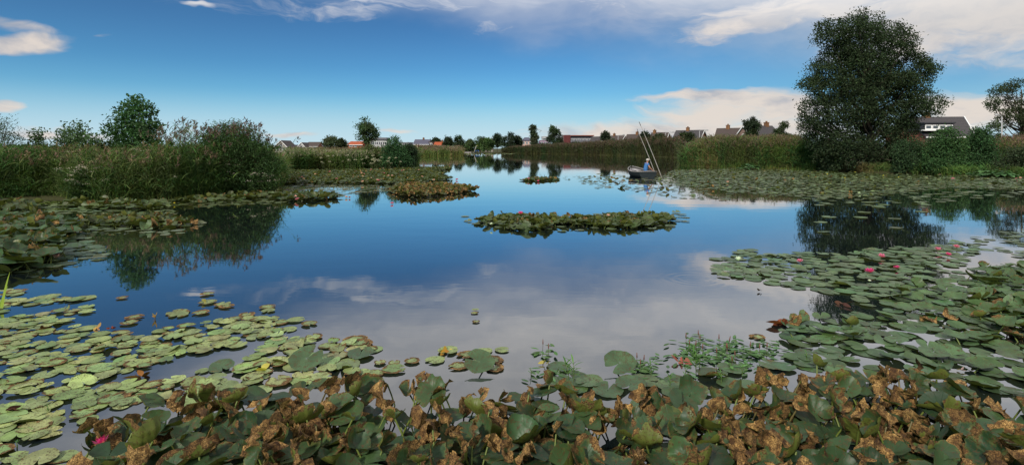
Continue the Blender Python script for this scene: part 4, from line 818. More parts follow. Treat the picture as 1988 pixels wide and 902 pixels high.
# the right bay: closely set pads, many lifted
RB = [(1500, 655), (1540, 632), (1600, 612), (1700, 612), (1750, 600), (1742, 570), (1790, 552), (1860, 556), (1895, 530), (1950, 516), (2700, 505), (2700, 800), (1900, 770), (1850, 735), (1700, 730), (1560, 738), (1510, 710), (1560, 690), (1520, 675)]
floating(RB, .165, (.075, .12), (MID_, (.085, .155, .07)), keep=.78, curl=.22, wear=(.03, .25), tilt=.07, edgeup=.4)
raised(RB, .27, (.070, .10), (.02, .08), (.80, .16, .04), keep=.7, calm=.75, c=(MID_, (.085, .155, .065)))
raised([(1860, 560), (1900, 530), (2700, 512), (2700, 680), (1950, 660), (1870, 610)], .19, (.072, .10), (.03, .12), (.86, .11, .03), keep=.7, calm=.85, c=(MID_, (.075, .14, .055)))
# middle right patch with the pink flowers
MR = [(1365, 522), (1392, 498), (1440, 484), (1500, 492), (1570, 490), (1640, 496), (1700, 482), (1790, 478), (1860, 470), (1900, 478), (1880, 500), (1850, 520), (1810, 535), (1790, 558), (1770, 590), (1700, 600), (1600, 570), (1520, 555), (1450, 545), (1400, 536)]
floating(MR, .195, (.08, .13), ((.13, .20, .09), (.085, .15, .065)), keep=.88, curl=.14, wear=(.02, .25), tilt=.03)
floating([(1780, 560), (1850, 530), (1900, 520), (1895, 545), (1840, 580), (1760, 600)], .24, (.09, .13), (.10, .165, .08), keep=.45)
floating([(1860, 470), (1920, 455), (1988, 448), (2700, 440), (2700, 500), (1930, 512), (1880, 500)], .26, (.08, .12), (.11, .17, .09), keep=.45)
# broad lily field towards the right bank
RF = [(1305, 331), (1400, 328), (1500, 330), (1600, 333), (1700, 338), (1800, 341), (2700, 350), (2700, 376), (1988, 368), (1850, 366), (1760, 372), (1700, 382), (1600, 384), (1500, 380), (1420, 374), (1380, 366), (1290, 358), (1265, 350), (1290, 340)]
floating(RF, .25, (.09, .135), ((.16, .22, .10), (.10, .155, .07)), keep=.78, curl=.2, wear=(.0, .4), tilt=.03, edgeup=.6)
raised(RF, .8, (.08, .12), (.03, .08), (.72, .25, .03), calm=.8, keep=.6, c=(OLV, (.08, .13, .05)))
floating([(1540, 382), (1700, 384), (1800, 372), (1988, 372), (2700, 378), (2700, 392), (1988, 384), (1840, 392), (1720, 402), (1560, 398)], .42, (.12, .19), (.13, .19, .09), keep=.42)
floating([(1560, 400), (1800, 395), (1790, 440), (1700, 462), (1600, 455)], .9, (.11, .19), (.13, .19, .09), keep=.33)
floating([(1120, 344), (1180, 338), (1300, 350), (1420, 372), (1440, 390), (1330, 388), (1240, 370), (1160, 366), (1130, 356)], .42, (.10, .16), (.11, .17, .08), keep=.50, wear=(.1, .6), patch=.4)
raised([(1120, 344), (1180, 338), (1300, 350), (1400, 372), (1300, 376), (1160, 362)], 1.3, (.09, .13), (.03, .12), (.8, .18, .02), keep=.55, c=(OLV, (.06, .12, .03)))
# the long island of raised leaves in the middle, its trimmings
CI = [(925, 430), (950, 424), (1000, 421), (1050, 422), (1090, 426), (1130, 427), (1170, 421), (1230, 419), (1290, 421), (1312, 427), (1290, 436), (1240, 444), (1180, 444), (1130, 440), (1080, 438), (1050, 449), (1010, 449), (960, 440)]
raised(CI, .125, (.07, .11), (.02, .10), (.76, .21, .03), keep=.95, calm=.7, c=((.04, .075, .020), (.065, .095, .024)))
floating([(905, 430), (930, 418), (1320, 412), (1340, 428), (1290, 446), (1190, 446), (1020, 452), (950, 446)], .26, (.09, .13), (.11, .16, .08), keep=.40)
raised([(1008, 351), (1030, 347), (1080, 346), (1085, 350), (1040, 353)], .2, (.09, .13), (.02, .07), (.7, .2, .1), calm=.7, c=(OLV, DEEP))
# the far left carpet, its brown tongue, the strip below it
LC = [(545, 333), (700, 331), (800, 327), (878, 325), (872, 330), (836, 333), (870, 337), (850, 342), (880, 347), (860, 351), (820, 354), (780, 358), (700, 357), (600, 357), (540, 358)]
raised(LC, .165, (.075, .115), (.03, .13), (.84, .14, .02), keep=.95, calm=.6, c=((.032, .068, .016), (.062, .088, .020)))
raised([(752, 372), (780, 364), (840, 361), (890, 364), (930, 371), (890, 376), (840, 382), (800, 384), (775, 380)], .14, (.08, .12), (.04, .18), (.40, .40, .20), c=(OLV, OLV))
raised([(520, 388), (560, 380), (640, 380), (668, 384), (640, 388), (570, 392)], .19, (.10, .14), (.03, .14), (.74, .22, .04), calm=.7, c=(OLV, DEEP))
floating([(530, 362), (600, 358), (700, 360), (790, 360), (770, 372), (700, 374), (640, 380), (540, 380)], .28, (.10, .15), (.12, .16, .07), keep=.62, wear=(.1, .5), patch=.6)
raised([(806, 302), (880, 299.6), (990, 299), (990, 298.3), (860, 299)], .9, (.2, .3), (.02, .1), (.8, .2, 0), keep=.3, c=(OLV, OLV))
floating([(900, 299.2), (1000, 299.0), (1000, 298.2), (930, 298.2)], .8, (.25, .4), (.17, .22, .06), keep=.6)
# along the near left bank
raised([(330, 392), (400, 386), (520, 377), (545, 372), (548, 380), (480, 388), (360, 397)], .2, (.09, .14), (.03, .13), (.75, .22, .03), calm=.7, c=(OLV, (.07, .12, .04)))
floating([(300, 400), (400, 392), (560, 382), (640, 388), (540, 396), (380, 402)], .25, (.09, .13), (.10, .14, .05), keep=.5)
raised([(100, 402), (150, 396), (250, 396), (340, 402), (300, 410), (180, 408)], .19, (.09, .14), (.04, .15), (.75, .22, .03), calm=.7, c=((.07, .10, .024), (.06, .11, .04)))
floating([(0, 398), (300, 398), (340, 408), (330, 420), (180, 422), (0, 418)], .25, (.10, .15), (.12, .18, .075), keep=.62, patch=.5)
raised([(-560, 395), (0, 394), (80, 398), (70, 412), (0, 414), (-560, 416)], .2, (.09, .14), (.04, .17), (.76, .2, .04), calm=.7, c=(OLV, DEEP))
raised([(150, 432), (210, 424), (300, 422), (360, 428), (376, 436), (330, 446), (240, 444), (170, 440)], .165, (.09, .13), (.03, .13), (.62, .3, .08), calm=.8, c=(OLV, (.06, .11, .04)))
floating([(140, 430), (250, 420), (370, 428), (402, 436), (340, 458), (250, 452), (160, 448)], .22, (.09, .13), (.12, .175, .09), keep=.6)
raised([(-560, 425), (0, 424), (90, 430), (140, 440), (160, 455), (110, 478), (130, 500), (90, 520), (40, 530), (0, 540), (-560, 560)], .165, (.10, .145), (.05, .24), (.80, .15, .05), calm=.8, c=((.028, .070, .026), (.05, .11, .038)))
floating([(90, 445), (160, 448), (170, 470), (210, 490), (190, 508), (130, 515), (0, 540), (-560, 560), (-560, 430), (0, 430)], .2, (.09, .145), ((.12, .19, .10), (.07, .13, .06)), keep=.8)
# loose pads and scraps on the open water
for poly, sp, k in [([(900, 420), (1000, 408), (990, 412), (920, 428)], .5, .4), ([(1000, 345), (1200, 338), (1180, 345), (1060, 352)], .6, .35), ([(60, 560), (160, 560), (160, 600), (60, 600)], .5, .4)]: floating(poly, sp, (.08, .12), (.15, .2, .1), keep=k)
# none on dry land, none inside the boats
LV.done()
keep_ = (shore_sd(LV.d['x'], LV.d['y']) < -.12)
bx0, by0 = at(1250, 34.5), 34.7
keep_ &= ~((np.abs(LV.d['x']-8.2) < .85) & (np.abs(LV.d['y']-34.7) < 2.0))
for k in LV.keys: LV.d[k] = LV.d[k][keep_]
LV.c = LV.c[keep_]; LV.n = len(LV.c)
# spread overlapping pads in height, so that no two blades share a plane
d_ = LV.d; dist = np.hypot(d_['x'], d_['y']); PX = CX+F*d_['x']/d_['y']; PY = HY+F*(CH-d_['z'])/d_['y']
area = (d_['r']*F/d_['y'])**2*np.where(d_['kind'] > .5, .55, .2+.8*CH/dist)*((PX > -20) & (PX < 2008) & (PY < 915) & (PY > 0))
area = area*np.where(PY > 902, .3, 1)
# ------------------------------------------------------------------ the near boat, its oarless fisherman, the two poles
M_HULL = m_plain('weathered_dark_paint', (.010, .015, .017), (.034, .042, .045), 6, .8, .12, .3)
M_GUN = m_plain('worn_grey_timber', (.16, .15, .14), (.36, .34, .33), 14, .7, .3, .4)
M_INN = m_plain('dark_bilge_timber', (.04, .04, .04), (.10, .095, .09), 8, .8, .2, .4)
M_PALE = m_plain('pale_painted_board', (.20, .19, .20), (.38, .36, .36), 9, .6, .3)
def rowing_boat(name, label, loc, rz, s=1.0, oar=None):
    root = empty(name, loc, rz); tag(root, label, 'boat'); ys = np.array([0, .5, 1.1, 1.7, 2.3, 2.85, 3.25])*s
    b = np.array([.54, .62, .66, .63, .53, .34, .05])*s; zs = np.array([.37, .34, .34, .37, .43, .51, .60])*s
    prof = [(-1, 1), (-.96, .62), (-.86, .25), (-.62, -.04), (0, -.12), (.62, -.04), (.86, .25), (.96, .62), (1, 1)]
    def shell(off, dz, zmin=None):
        V = []
        for y, bb, z in zip(ys, b, zs):
            for a, t in prof:
                zz = z*t if t >= 0 else t*s; V.append((a*max(.01, bb-off), y, zz+dz))
        return np.array(V)
    n = len(prof); q = [(i*n+j, i*n+j+1, (i+1)*n+j+1, (i+1)*n+j) for i in range(len(ys)-1) for j in range(n-1)]
    g = Geo(); g.add(shell(0, 0), q); g.add([(a*b[0], -.001, zs[0]*t if t >= 0 else t*s) for a, t in prof], [(0, 1, 7, 8), (1, 2, 6, 7), (2, 3, 5, 6)], [(3, 4, 5)]); g.build('hull', M_HULL, root)
    g = Geo(); V = shell(.035*s, .02); V[:, 2] = np.maximum(V[:, 2], .035*s); V[:n, 1] += .04; g.add(V, [f[::-1] for f in q]); g.add(V[:n], [(8, 7, 1, 0), (7, 6, 2, 1), (6, 5, 3, 2)]); g.build('lining', M_INN, root)
    g = Geo()
    for sg in (-1, 1): g.tube([(sg*(bb+.002), y, z+.015) for y, bb, z in zip(ys, b, zs)], .026*s, 6)
    g.tube([(-b[0], -.0, zs[0]+.015), (0, -.03, zs[0]+.03), (b[0], 0, zs[0]+.015)], .026*s, 6); g.build('gunwale', M_GUN, root)
    for y, z, m in ((.62, .27, M_GUN), (1.65, .27, M_GUN)):
        k = np.interp(y*s, ys, b)-.05; g = Geo(); g.box((-k, (y-.11)*s, (z-.03)*s), (k, (y+.11)*s, z*s)); g.build('thwart', m, root, smooth_=False)
    k = np.interp(2.55*s, ys, b)-.06; g = Geo(); g.add([(-k, 2.4*s, .37*s), (k, 2.4*s, .37*s), (.16*s, 3.0*s, .47*s), (-.16*s, 3.0*s, .47*s)]+[(-k, 2.4*s, .34*s), (k, 2.4*s, .34*s), (.16*s, 3.0*s, .44*s), (-.16*s, 3.0*s, .44*s)], [(0, 1, 2, 3), (7, 6, 5, 4), (0, 4, 5, 1)]); g.build('foredeck', M_PALE, root, smooth_=False)
    if not oar: return root
    g = Geo(); g.tube([(-.40*s, .3*s, .36*s), (-.34*s, 1.4*s, .40*s), (-.26*s, 2.5*s, .46*s)], [.02, .018, .016], 6); g.add([(-.29, 2.45*s, .45), (-.2, 2.45*s, .47), (-.17, 2.85*s, .50), (-.27, 2.85*s, .48)], [(0, 1, 2, 3)]); tag_ = g.build('oar', M_PALE)
    tag_.location = loc; tag_.rotation_euler = (0, 0, rz); tag(tag_, oar, 'oar')
    return root
BX, BY = 8.30, 33.0
rowing_boat('rowing_boat', 'dark weathered rowing boat with a fisherman aboard among the pads', (BX, BY, 0), .09, oar='pale oar lying along the inside of the near boat')

def skin_mesh(name, pts, edges, radii, mat_, parent, sub=2):
    me = bpy.data.meshes.new(name); me.from_pydata([tuple(p) for p in pts], edges, []); o = bpy.data.objects.new(name, me); col.objects.link(o)
    md = o.modifiers.new('skin', 'SKIN'); md.use_smooth_shade = True; md.branch_smoothing = .5
    for i, v in enumerate(me.skin_vertices[0].data):
        r = radii[i]; v.radius = r if isinstance(r, tuple) else (r, r); v.use_root = i == 0
    ss = o.modifiers.new('subsurf', 'SUBSURF'); ss.levels = ss.render_levels = sub
    dg = bpy.context.evaluated_depsgraph_get(); dg.update(); m2 = bpy.data.meshes.new_from_object(o.evaluated_get(dg)); o.modifiers.clear(); o.data = m2; bpy.data.meshes.remove(me); m2.name = name
    m2.materials.clear(); m2.materials.append(mat_)
    for p in m2.polygons: p.use_smooth = True
    o.parent = parent; return o
SKIN = m_plain('sunburnt_skin', (.36, .17, .11), (.46, .24, .16), 20, .5, .4); SHIRT = m_plain('blue_cotton', (.035, .12, .30), (.055, .17, .38), 9, .85, .2); TROU = m_plain('dark_trousers', (.03, .035, .05), (.05, .055, .07), 9, .85, .2)
CAP = m_plain('pale_cap_cloth', (.38, .36, .31), (.50, .47, .42), 14, .85, .2); HAIR = m_plain('grey_hair', (.16, .14, .12), (.28, .26, .24), 40, .8, .2); BOOT = m_plain('black_rubber', (.02, .02, .02), (.03, .03, .03), 9, .5, .4); EYE = m_plain('dark_eye', (.02, .015, .01), (.03, .02, .015), 9, .2, .5)
def ball(g, c, r, n=10, c_=(.5, .5, .5), k=8):
    th = np.linspace(0, math.pi, k); ph = np.linspace(0, 2*math.pi, n, endpoint=False); r = np.broadcast_to(r, 3)
    v = np.stack([np.sin(th)[:, None]*np.cos(ph)*r[0]+c[0], np.sin(th)[:, None]*np.sin(ph)*r[1]+c[1], np.cos(th)[:, None]*np.ones(n)*r[2]+c[2]], -1)
    i = np.arange(k-1)[:, None]*n; j = np.arange(n)[None]; j2 = (j+1) % n; g.add(v, np.stack([i+j, i+n+j, i+n+j2, i+j2], -1).reshape(-1, 4), c=c_)
def seated_person(label, loc, rz, s=1.0, shirt=SHIRT, cap=CAP, fingers=True):
    root = empty('person', loc, rz); root.scale = (s, s, s); tag(root, label, 'person')
    P = [(0, 0, .42), (.01, 0, .60), (.05, 0, .78), (.09, 0, .94), (.115, 0, .985), (.15, 0, 1.065), (.16, 0, 1.145)]; Rr = [(.15, .12), (.135, .11), (.155, .115), (.10, .085), (.052, .052), (.078, .078), (.082, .085)]; E = [(0, 1), (1, 2), (2, 3), (3, 4), (4, 5), (5, 6)]
    def ch(start, pts, rad):
        a = start
        for p, r in zip(pts, rad): P.append(p); Rr.append(r); E.append((a, len(P)-1)); a = len(P)-1
        return a
    hands = []
    for sg in (-1, 1):
        sh = ch(3, [(.08, sg*.17, .92)], [.062]); e = ch(sh, [(.17, sg*.245, .68), (.36, sg*.20, .52), (.41, sg*.185, .475)], [.046, .032, .036]); hands.append((e, sg))
        ch(0, [(.08, sg*.10, .42), (.44, sg*.14, .46), (.43, sg*.13, .14), (.54, sg*.13, .09)], [.085, .062, .045, .038])
    for e, sg in hands:
        if fingers:
            for k in range(4): ch(e, [(.435, sg*(.165+.016*k), .455), (.465-.004*abs(k-1.5), sg*(.16+.018*k), .435), (.47, sg*(.16+.018*k), .405)], [.010, .009, .008])
            ch(e, [(.405, sg*.15, .455), (.425, sg*.135, .435)], [.011, .009])
    body = skin_mesh('body', P, E, Rr, SKIN, root, 1)
    g = Geo(); ball(g, (.25, 0, 1.10), (.018, .013, .022)); ball(g, (.165, -.092, 1.095), (.018, .010, .028)); ball(g, (.165, .092, 1.095), (.018, .010, .028)); g.build('face_features', SKIN, root)
    for sg in (-1, 1): g = Geo(); ball(g, (.227, sg*.034, 1.12), .011, 8); g.build('eye', EYE, root)
    g = Geo(); ball(g, (.125, 0, 1.115), (.085, .09, .075)); g.build('hair', HAIR, root)
    # polo shirt and trousers follow the body a little outside it
    sp = [(0, 0, .40), (.01, 0, .60), (.05, 0, .78), (.085, 0, .90), (.108, 0, .965)]; sr = [(.18, .145), (.17, .14), (.195, .155), (.155, .13), (.085, .082)]; se = [(0, 1), (1, 2), (2, 3), (3, 4)]
    for sg in (-1, 1): k = len(sp); sp += [(.082, sg*.165, .90), (.14, sg*.222, .76)]; sr += [.098, .074]; se += [(3, k), (k, k+1)]
    skin_mesh('polo_shirt', sp, se, sr, shirt, root, 2)
    tp = [(0, 0, .40)]; tr_ = [(.165, .12)]; te = []
    for sg in (-1, 1): k = len(tp); tp += [(.10, sg*.105, .42), (.45, sg*.14, .465), (.435, sg*.13, .20)]; tr_ += [.10, .077, .062]; te += [(0, k), (k, k+1), (k+1, k+2)]
    skin_mesh('trousers', tp, te, tr_, TROU, root, 2)
    g = Geo()
    for sg in (-1, 1): ball(g, (.49, sg*.13, .10), (.11, .045, .05))
    g.build('shoe_pair', BOOT, root)
    if cap:
        g = Geo(); th = np.linspace(.0, 1.62, 7); ph = np.linspace(0, 2*math.pi, 16, endpoint=False)
        v = np.stack([np.sin(th)[:, None]*np.cos(ph)*.112+.15, np.sin(th)[:, None]*np.sin(ph)*.104, np.cos(th)[:, None]*np.ones(16)*.085+1.14], -1); i = np.arange(6)[:, None]*16; j = np.arange(16)[None]; j2 = (j+1) % 16
        g.add(v, np.stack([i+j, i+16+j, i+16+j2, i+j2], -1).reshape(-1, 4)); o = g.build('cap', cap, root)
        g = Geo(); a = np.linspace(-1.15, 1.15, 9); rin = np.stack([.155+.105*np.cos(a), .10*np.sin(a), np.full(9, 1.145)], -1); rou = np.stack([.155+.20*np.cos(a*.8), .105*np.sin(a), 1.13-.0*a], -1)
        V = np.concatenate([rin, rou, rin-[0, 0, .008], rou-[0, 0, .008]]); g.add(V, [(k, k+9, k+10, k+1) for k in range(8)]+[(k+18, k+19, k+28, k+27) for k in range(8)]+[(k+9, k+27, k+28, k+10) for k in range(8)]); g.build('cap_peak', cap, o)
    return root
seated_person('man in blue polo shirt and pale cap sitting in the near boat, leaning forward', (8.32, 33.72, -.06), .15)
M_POLE = m_plain('bare_pole_wood', (.20, .18, .16), (.38, .36, .32), 7, .6, .3, .2)
def pole(label, p_top, p_bot, D0, D1, z1, r=.017):
    a = np.array([at(p_top[0], D0), D0, zat(p_top[1], D0)]); b = np.array([at(p_bot[0], D1), D1, z1]); b2 = b+(b-a)*.1
    root = empty('pole', tuple(b)); tag(root, label, 'pole'); g = Geo(); t = np.linspace(0, 1, 6)[:, None]; g.tube((b2+(a-b2)*t)-b+[0, 0, 0]+np.sin(t*math.pi)*[.03, 0, 0], np.linspace(r*1.25, r*.8, 6), 8); g.build('shaft', M_POLE, root)
    g = Geo(); d = (a-b)/np.linalg.norm(a-b); g.tube([a-b-d*.25, a-b+d*.02], r*1.05, 8); g.build('tip', M_INN, root)
pole('longer leaning pole stuck in the water beside the near boat', (1241, 237), (1285, 345), 33.6, 32.9, -.02, .019)
pole('shorter leaning pole standing against the side of the near boat', (1237, 251), (1271, 331), 34.4, 33.5, .30)
# far boat with its angler
rowing_boat('rowing_boat', 'tiny dark boat with a lone angler in front of the far reeds', (at(876, 178), 178, 0), 1.35, .9)
p2 = seated_person('tiny far angler in pale shirt sitting in the distant boat', (at(875.5, 178), 178.2, -.1), 2.4, 1.0, shirt=m_plain('pale_shirt', (.35, .35, .36), (.45, .45, .46), 8), fingers=False)
for x0_, x1_, lab in ((866, 870, 'thin fishing rod stake standing beside the far boat'), (880, 883, 'second thin stake at the far boat, beyond the angler')):
    g = Geo(); a = (at(x1_, 180), 180, -.2); g.tube([a, (at(x0_, 180), 180, 2.6)], .035, 6); tag(g.build('stake', M_POLE), lab, 'stake')
stk = empty('leaning_stake', (at(919, 185), 185, -.2)); tag(stk, 'pale leaning stake with a yellow top rising from the far channel', 'stake')
g = Geo(); g.tube([(0, 0, 0), (at(925, 185)-at(919, 185), 0, 3.0)], .11, 7); g.build('shaft', M_POLE, stk)
g = Geo(); xx = at(925, 185)-at(919, 185); g.tube([(xx-.1, 0, 2.9), (xx+.4, 0, 2.95), (xx+.6, 0, 2.75)], [.12, .15, .06], 6); g.build('top', m_plain('yellow_green_flag', (.16, .18, .04), (.2, .22, .06), 4), stk)
g = Geo(); g.box((-1.2, 0, -.2), (1.2, .4, .35)); g.box((-1.3, -.1, .353), (1.3, .5, .42)); o = g.build('jetty', M_GUN, smooth_=False); o.location = (at(908, 196), 196, .2); tag(o, 'low grey landing stage at the edge of the far lawn', 'landing stage')
g = Geo(); g.tube([(-.55, 0, 0), (-.5, 0, .5), (.5, 0, .5), (.55, 0, 0)], .14, 7); o = g.build('tarpaulin_hump', m_plain('bright_blue_sheet', (.02, .10, .32), (.03, .13, .38), 4)); o.location = (at(926.5, 200), 200, .5); tag(o, 'small bright blue tarpaulin on the far lawn under the willow', 'tarpaulin')

# ------------------------------------------------------------------ lily flowers
M_PET = m_foliage('petal', .35, .5, .3)
LAND = []
PINK, HOT, BLUSH, WHITE, YEL = (.62, .16, .30), (.62, .05, .24), (.68, .36, .36), (.72, .70, .66), (.75, .52, .05)
def flower_meshes(c, open_, k):
    global rng
    keep = rng; rng = np.random.default_rng(400+k); g = Geo()
    for ring, (n, up, L, W) in enumerate(((8, .25, 1.0, .42), (8, .7, .92, .38), (7, 1.5, .8, .33), (5, 3.2, .62, .26))):
        a = np.arange(n)*2*math.pi/n+ring*.4+rng.normal(0, .06, n); u = up/open_; d = np.stack([np.cos(a), np.sin(a), np.full(n, u)], -1)
        cc = np.array(c)*(1+.35*(1-ring/3.)); cc = np.clip(cc if ring else cc*.9+.12, 0, .85)
        ribbons(g, np.stack([np.cos(a)*.1, np.sin(a)*.1, np.zeros(n)], -1), d, np.array([0, 0, .28]), L*rng.uniform(.9, 1.08, n), W, jit(cc, n, .08, .03), 5, 'lance', side=np.stack([-np.sin(a), np.cos(a), 0*a], -1))
    pet = g.mesh('petals', M_PET); g = Geo(); n = 30; a = rng.uniform(0, 6.28, n); ribbons(g, np.stack([np.cos(a)*.06, np.sin(a)*.06, 0*a], -1), np.stack([np.cos(a)*.5, np.sin(a)*.5, np.ones(n)], -1), (0, 0, 0), .34, .06, jit((.7, .42, .04), n, .1, .03), 2, 'blade')
    st = g.mesh('stamens', M_PET); rng = keep; return pet, st
FM = {}
def flower(px, py, s, c, label, z=.05, open_=1.0, land=None):
    key = (c, open_)
    if key not in FM: FM[key] = flower_meshes(c, open_, len(FM))
    x, y = ground(px, py, z); root = empty('lily_flower', (x, y, z-s*.3), random.uniform(0, 6)); root.rotation_euler = (random.uniform(-.25, .25), random.uniform(-.25, .25), random.uniform(0, 6)); root.scale = (s, s, s)
    tag(root, label, 'flower', 'water lily flowers')
    for nm, me in zip(('petals', 'stamens'), FM[key]): o = bpy.data.objects.new(nm, me); col.objects.link(o); o.parent = root
    g = Geo(); g.tube([(0, 0, -z/s-.3), (.05, 0, 0)], .06, 5, c=(.10, .13, .04), cap=False); g.build('stem', M_STALK, root)
    if land: LAND.append((px, py+6, land))
random.seed(4)
MRG = 'in the patch under the big tree mirror'
for a in [(1553, 506, .055, PINK, 'pink lily flower at the open water end of the tree mirror patch', .05, 1.0, 'outermost pink flower'), (1711, 496, .062, PINK, 'pink lily flower over the middle of the dark tree reflection', .05, 1.0, 'midmost pink flower'),
          (1689, 525, .068, HOT, 'largest magenta lily flower, wide open over the tree reflection', .05, 1.1, 'big magenta flower'), (1741, 518, .05, HOT, 'flat pink lily flower just beside the largest magenta one', .04, 1.2, 'flat pink flower'),
          (1821, 483, .062, PINK, 'pink lily flower, first of the close group of three', .06, .9, 'group of three flowers'), (1857, 478, .055, PINK, 'pink lily flower, farthest out in the close group of three', .06, .9), (1841, 493, .05, HOT, 'deeper pink lily flower, nearer the shore in the close group of three', .05, 1.0),
          (1434, 503, .06, WHITE, 'white half closed lily flower at the tip of the tree mirror patch', .06, .5, 'white lily bud'), (1668, 374, .07, WHITE, 'white lily flower at the edge of the wide lily field', .06, 1.0, 'white open flower'),
          (1688, 544, .022, WHITE, 'tiny white petal scrap floating beside the largest magenta flower', .02, 1.3),
          (110, 497, .075, BLUSH, 'large pale pink lily bloom at the rim of the raised left leaves', .08, .8, 'pale pink bloom'), (52, 503, .055, BLUSH, 'dark based pink bud next to the large pale pink bloom', .10, .45, 'dark based bud'),
          (191, 429, .05, HOT, 'small magenta lily flower on the left tongue of brownish leaves', .08, 1.0, 'small magenta flower'), (7, 425, .06, BLUSH, 'white and red lily bud at the outer end of the left leaves', .12, .5, 'white and red bud'),
          (45, 400, .05, PINK, 'small pink lily flower close to the left reeds', .1, 1.0), (92, 458, .03, (.5, .08, .06), 'small red lily bud poking from the left leaves', .12, .4, 'small red bud'), (101, 446, .03, (.5, .08, .06), 'second small red bud beside an upright green leaf', .12, .4),
          (1010, 413, .075, HOT, 'bright pink lily flower standing at the back of the middle island', .15, 1.0), (1181, 418, .06, BLUSH, 'pale pink flower near the middle of the long island', .17, .8), (1208, 431, .055, PINK, 'pink flower at the front of the long island, upper of two', .12, .8),
          (1207, 437, .05, BLUSH, 'pale flower at the front of the long island, lower of two', .06, .9), (954, 434, .04, WHITE, 'small white flower at the near tip of the long island', .10, .8),
          (1026, 346, .09, PINK, 'reddish pink flower on the small island beyond the long one', .15, 1.0), (1045, 351, .07, HOT, 'dark pink flower at the rim of the small far island', .06, 1.0), (887, 348, .10, HOT, 'lone magenta flower floating in open water beyond the brown tongue', .06, 1.2),
          (568, 384, .09, PINK, 'pink flower, first of three on the strip below the carpet', .12, 1.0), (577, 386, .08, PINK, 'pink flower, beside the first on the strip below the carpet', .1, 1.0), (573, 381, .07, BLUSH, 'paler pink flower behind two pink ones on the strip', .12, 1.0),
          (672, 382, .07, BLUSH, 'pale pink flower at the far tip of the strip', .05, 1.0), (679, 383, .05, (.45, .06, .05), 'dark red bud at the far tip of the strip', .04, .5), (761, 394, .07, PINK, 'pink flower floating alone below the brown tongue', .04, 1.0),
          (1413, 353, .09, BLUSH, 'pale pink flower in the near part of the wide lily field', .08, 1.0), (1407, 323, .09, PINK, 'pink flower by the dark leaves under the round reed clump', .08, 1.0),
          (1850, 347, .10, PINK, 'pink flower in the lily field before the right bushes', .06, 1.0), (1974, 347, .09, PINK, 'pink flower at the outer end of the lily field', .06, 1.0), (1981, 345, .08, BLUSH, 'pale pink flower at the outer end of the lily field', .06, 1.0), (1708, 333, .09, WHITE, 'white flower in the dark water below the big tree', .06, 1.0)]: flower(*a)
fl_rng = np.random.default_rng(5)
sites = ['near the reed belt', 'in the middle of the far carpet', 'at the water side of the far carpet', 'at the tip of the far carpet']
for k, (px, py) in enumerate([(586, 344), (590, 347), (612, 338), (653, 347), (672, 339), (702, 336), (706, 338), (704, 342), (720, 346), (735, 350), (733, 349), (738, 348), (746, 336), (754, 341), (761, 341), (780, 331), (784, 330), (790, 354), (795, 355), (804, 355), (813, 330), (721, 329), (744, 327), (842, 349), (573, 350), (704, 352), (820, 343), (640, 333)]):
    flower(px, py, .085, BLUSH if k % 3 else PINK, ('pale' if k % 3 else 'pink')+' lily flower, '+['first', 'second', 'third', 'fourth', 'fifth', 'sixth', 'seventh', 'eighth', 'ninth', 'tenth', 'eleventh', 'twelfth', 'thirteenth', 'fourteenth', 'fifteenth', 'sixteenth', 'seventeenth', 'eighteenth', 'nineteenth', 'twentieth', 'twenty-first', 'twenty-second', 'twenty-third', 'twenty-fourth', 'twenty-fifth', 'twenty-sixth', 'twenty-seventh', 'twenty-eighth'][sorted(range(28), key=lambda q: [586, 590, 612, 653, 672, 702, 706, 704, 720, 735, 733, 738, 746, 754, 761, 780, 784, 790, 795, 804, 813, 721, 744, 842, 573, 704, 820, 640][q]).index(k)]+' across the carpet from the left bank', .14)
for k, (px, py) in enumerate([(1660, 334), (1692, 343), (1745, 344), (1606, 338), (1715, 341), (1640, 345), (1570, 342)]):
    flower(px, py, .06, YEL, 'small yellow water flower, '+['first', 'third', 'fourth', 'fifth', 'sixth', 'second', 'seventh'][[3, 0, 0, 0, 0, 0, 0][k] if False else k]+' of the scattered yellow ones below the big tree', .06, .8)
for k, (px, py) in enumerate([(338, 394), (285, 400), (1750, 348)]):
    flower(px, py, .04, YEL, ['yellow water flower at the foot of the domed bush', 'yellow water flower among flat pads by the left bank', 'yellow water flower farthest out below the big tree'][k], .06, .8)

# ------------------------------------------------------------------ sprouts, knotweed spikes, pondweed, dead scraps
def sprout(px, py, h, n, label, land=None, seed=0, wide=1.0, c=(.07, .16, .035), name='leafy_sprout'):
    global rng
    keep = rng; rng = np.random.default_rng(500+seed); x, y = ground(px, py); root = empty(name, (x, y, 0)); tag(root, label, 'water weed', 'green weeds standing between the lilies')
    ns = max(1, n//9); g = Geo(); S = []
    for k in range(ns):
        a = rng.uniform(0, 6.28); b = np.array([math.cos(a), math.sin(a), 0])*.03*wide*k; tip = b*2.2+[0, 0, h*rng.uniform(.7, 1)*(1 if k else 1)]; g.tube([b-[0, 0, .12], (b+tip)/2+[.005, 0, 0], tip], [.004, .0035, .002], 5, c=(.09, .14, .04)); S.append((b, tip))
    g.build('stems', M_STALK, root); g = Geo(); m = n; k = rng.integers(0, ns, m); t = np.sort(rng.uniform(.25, 1.0, m)); p = np.array([S[q][0]+(S[q][1]-S[q][0])*u for q, u in zip(k, t)]); a = np.arange(m)*2.4+rng.normal(0, .3, m)
    ribbons(g, p, np.stack([np.cos(a)*(1.2-.6*t), np.sin(a)*(1.2-.6*t), .55+.7*t], -1), np.stack([np.cos(a)*.3, np.sin(a)*.3, -.35+0*a], -1), h*rng.uniform(.38, .6, m)*wide, h*.075*wide, jit(c, m, .15, .05), 5, 'lance', side=np.stack([-np.sin(a), np.cos(a), 0*a], -1))
    g.build('leaves', M_FOL, root); rng = keep
    if land: LAND.append((px, py, land))
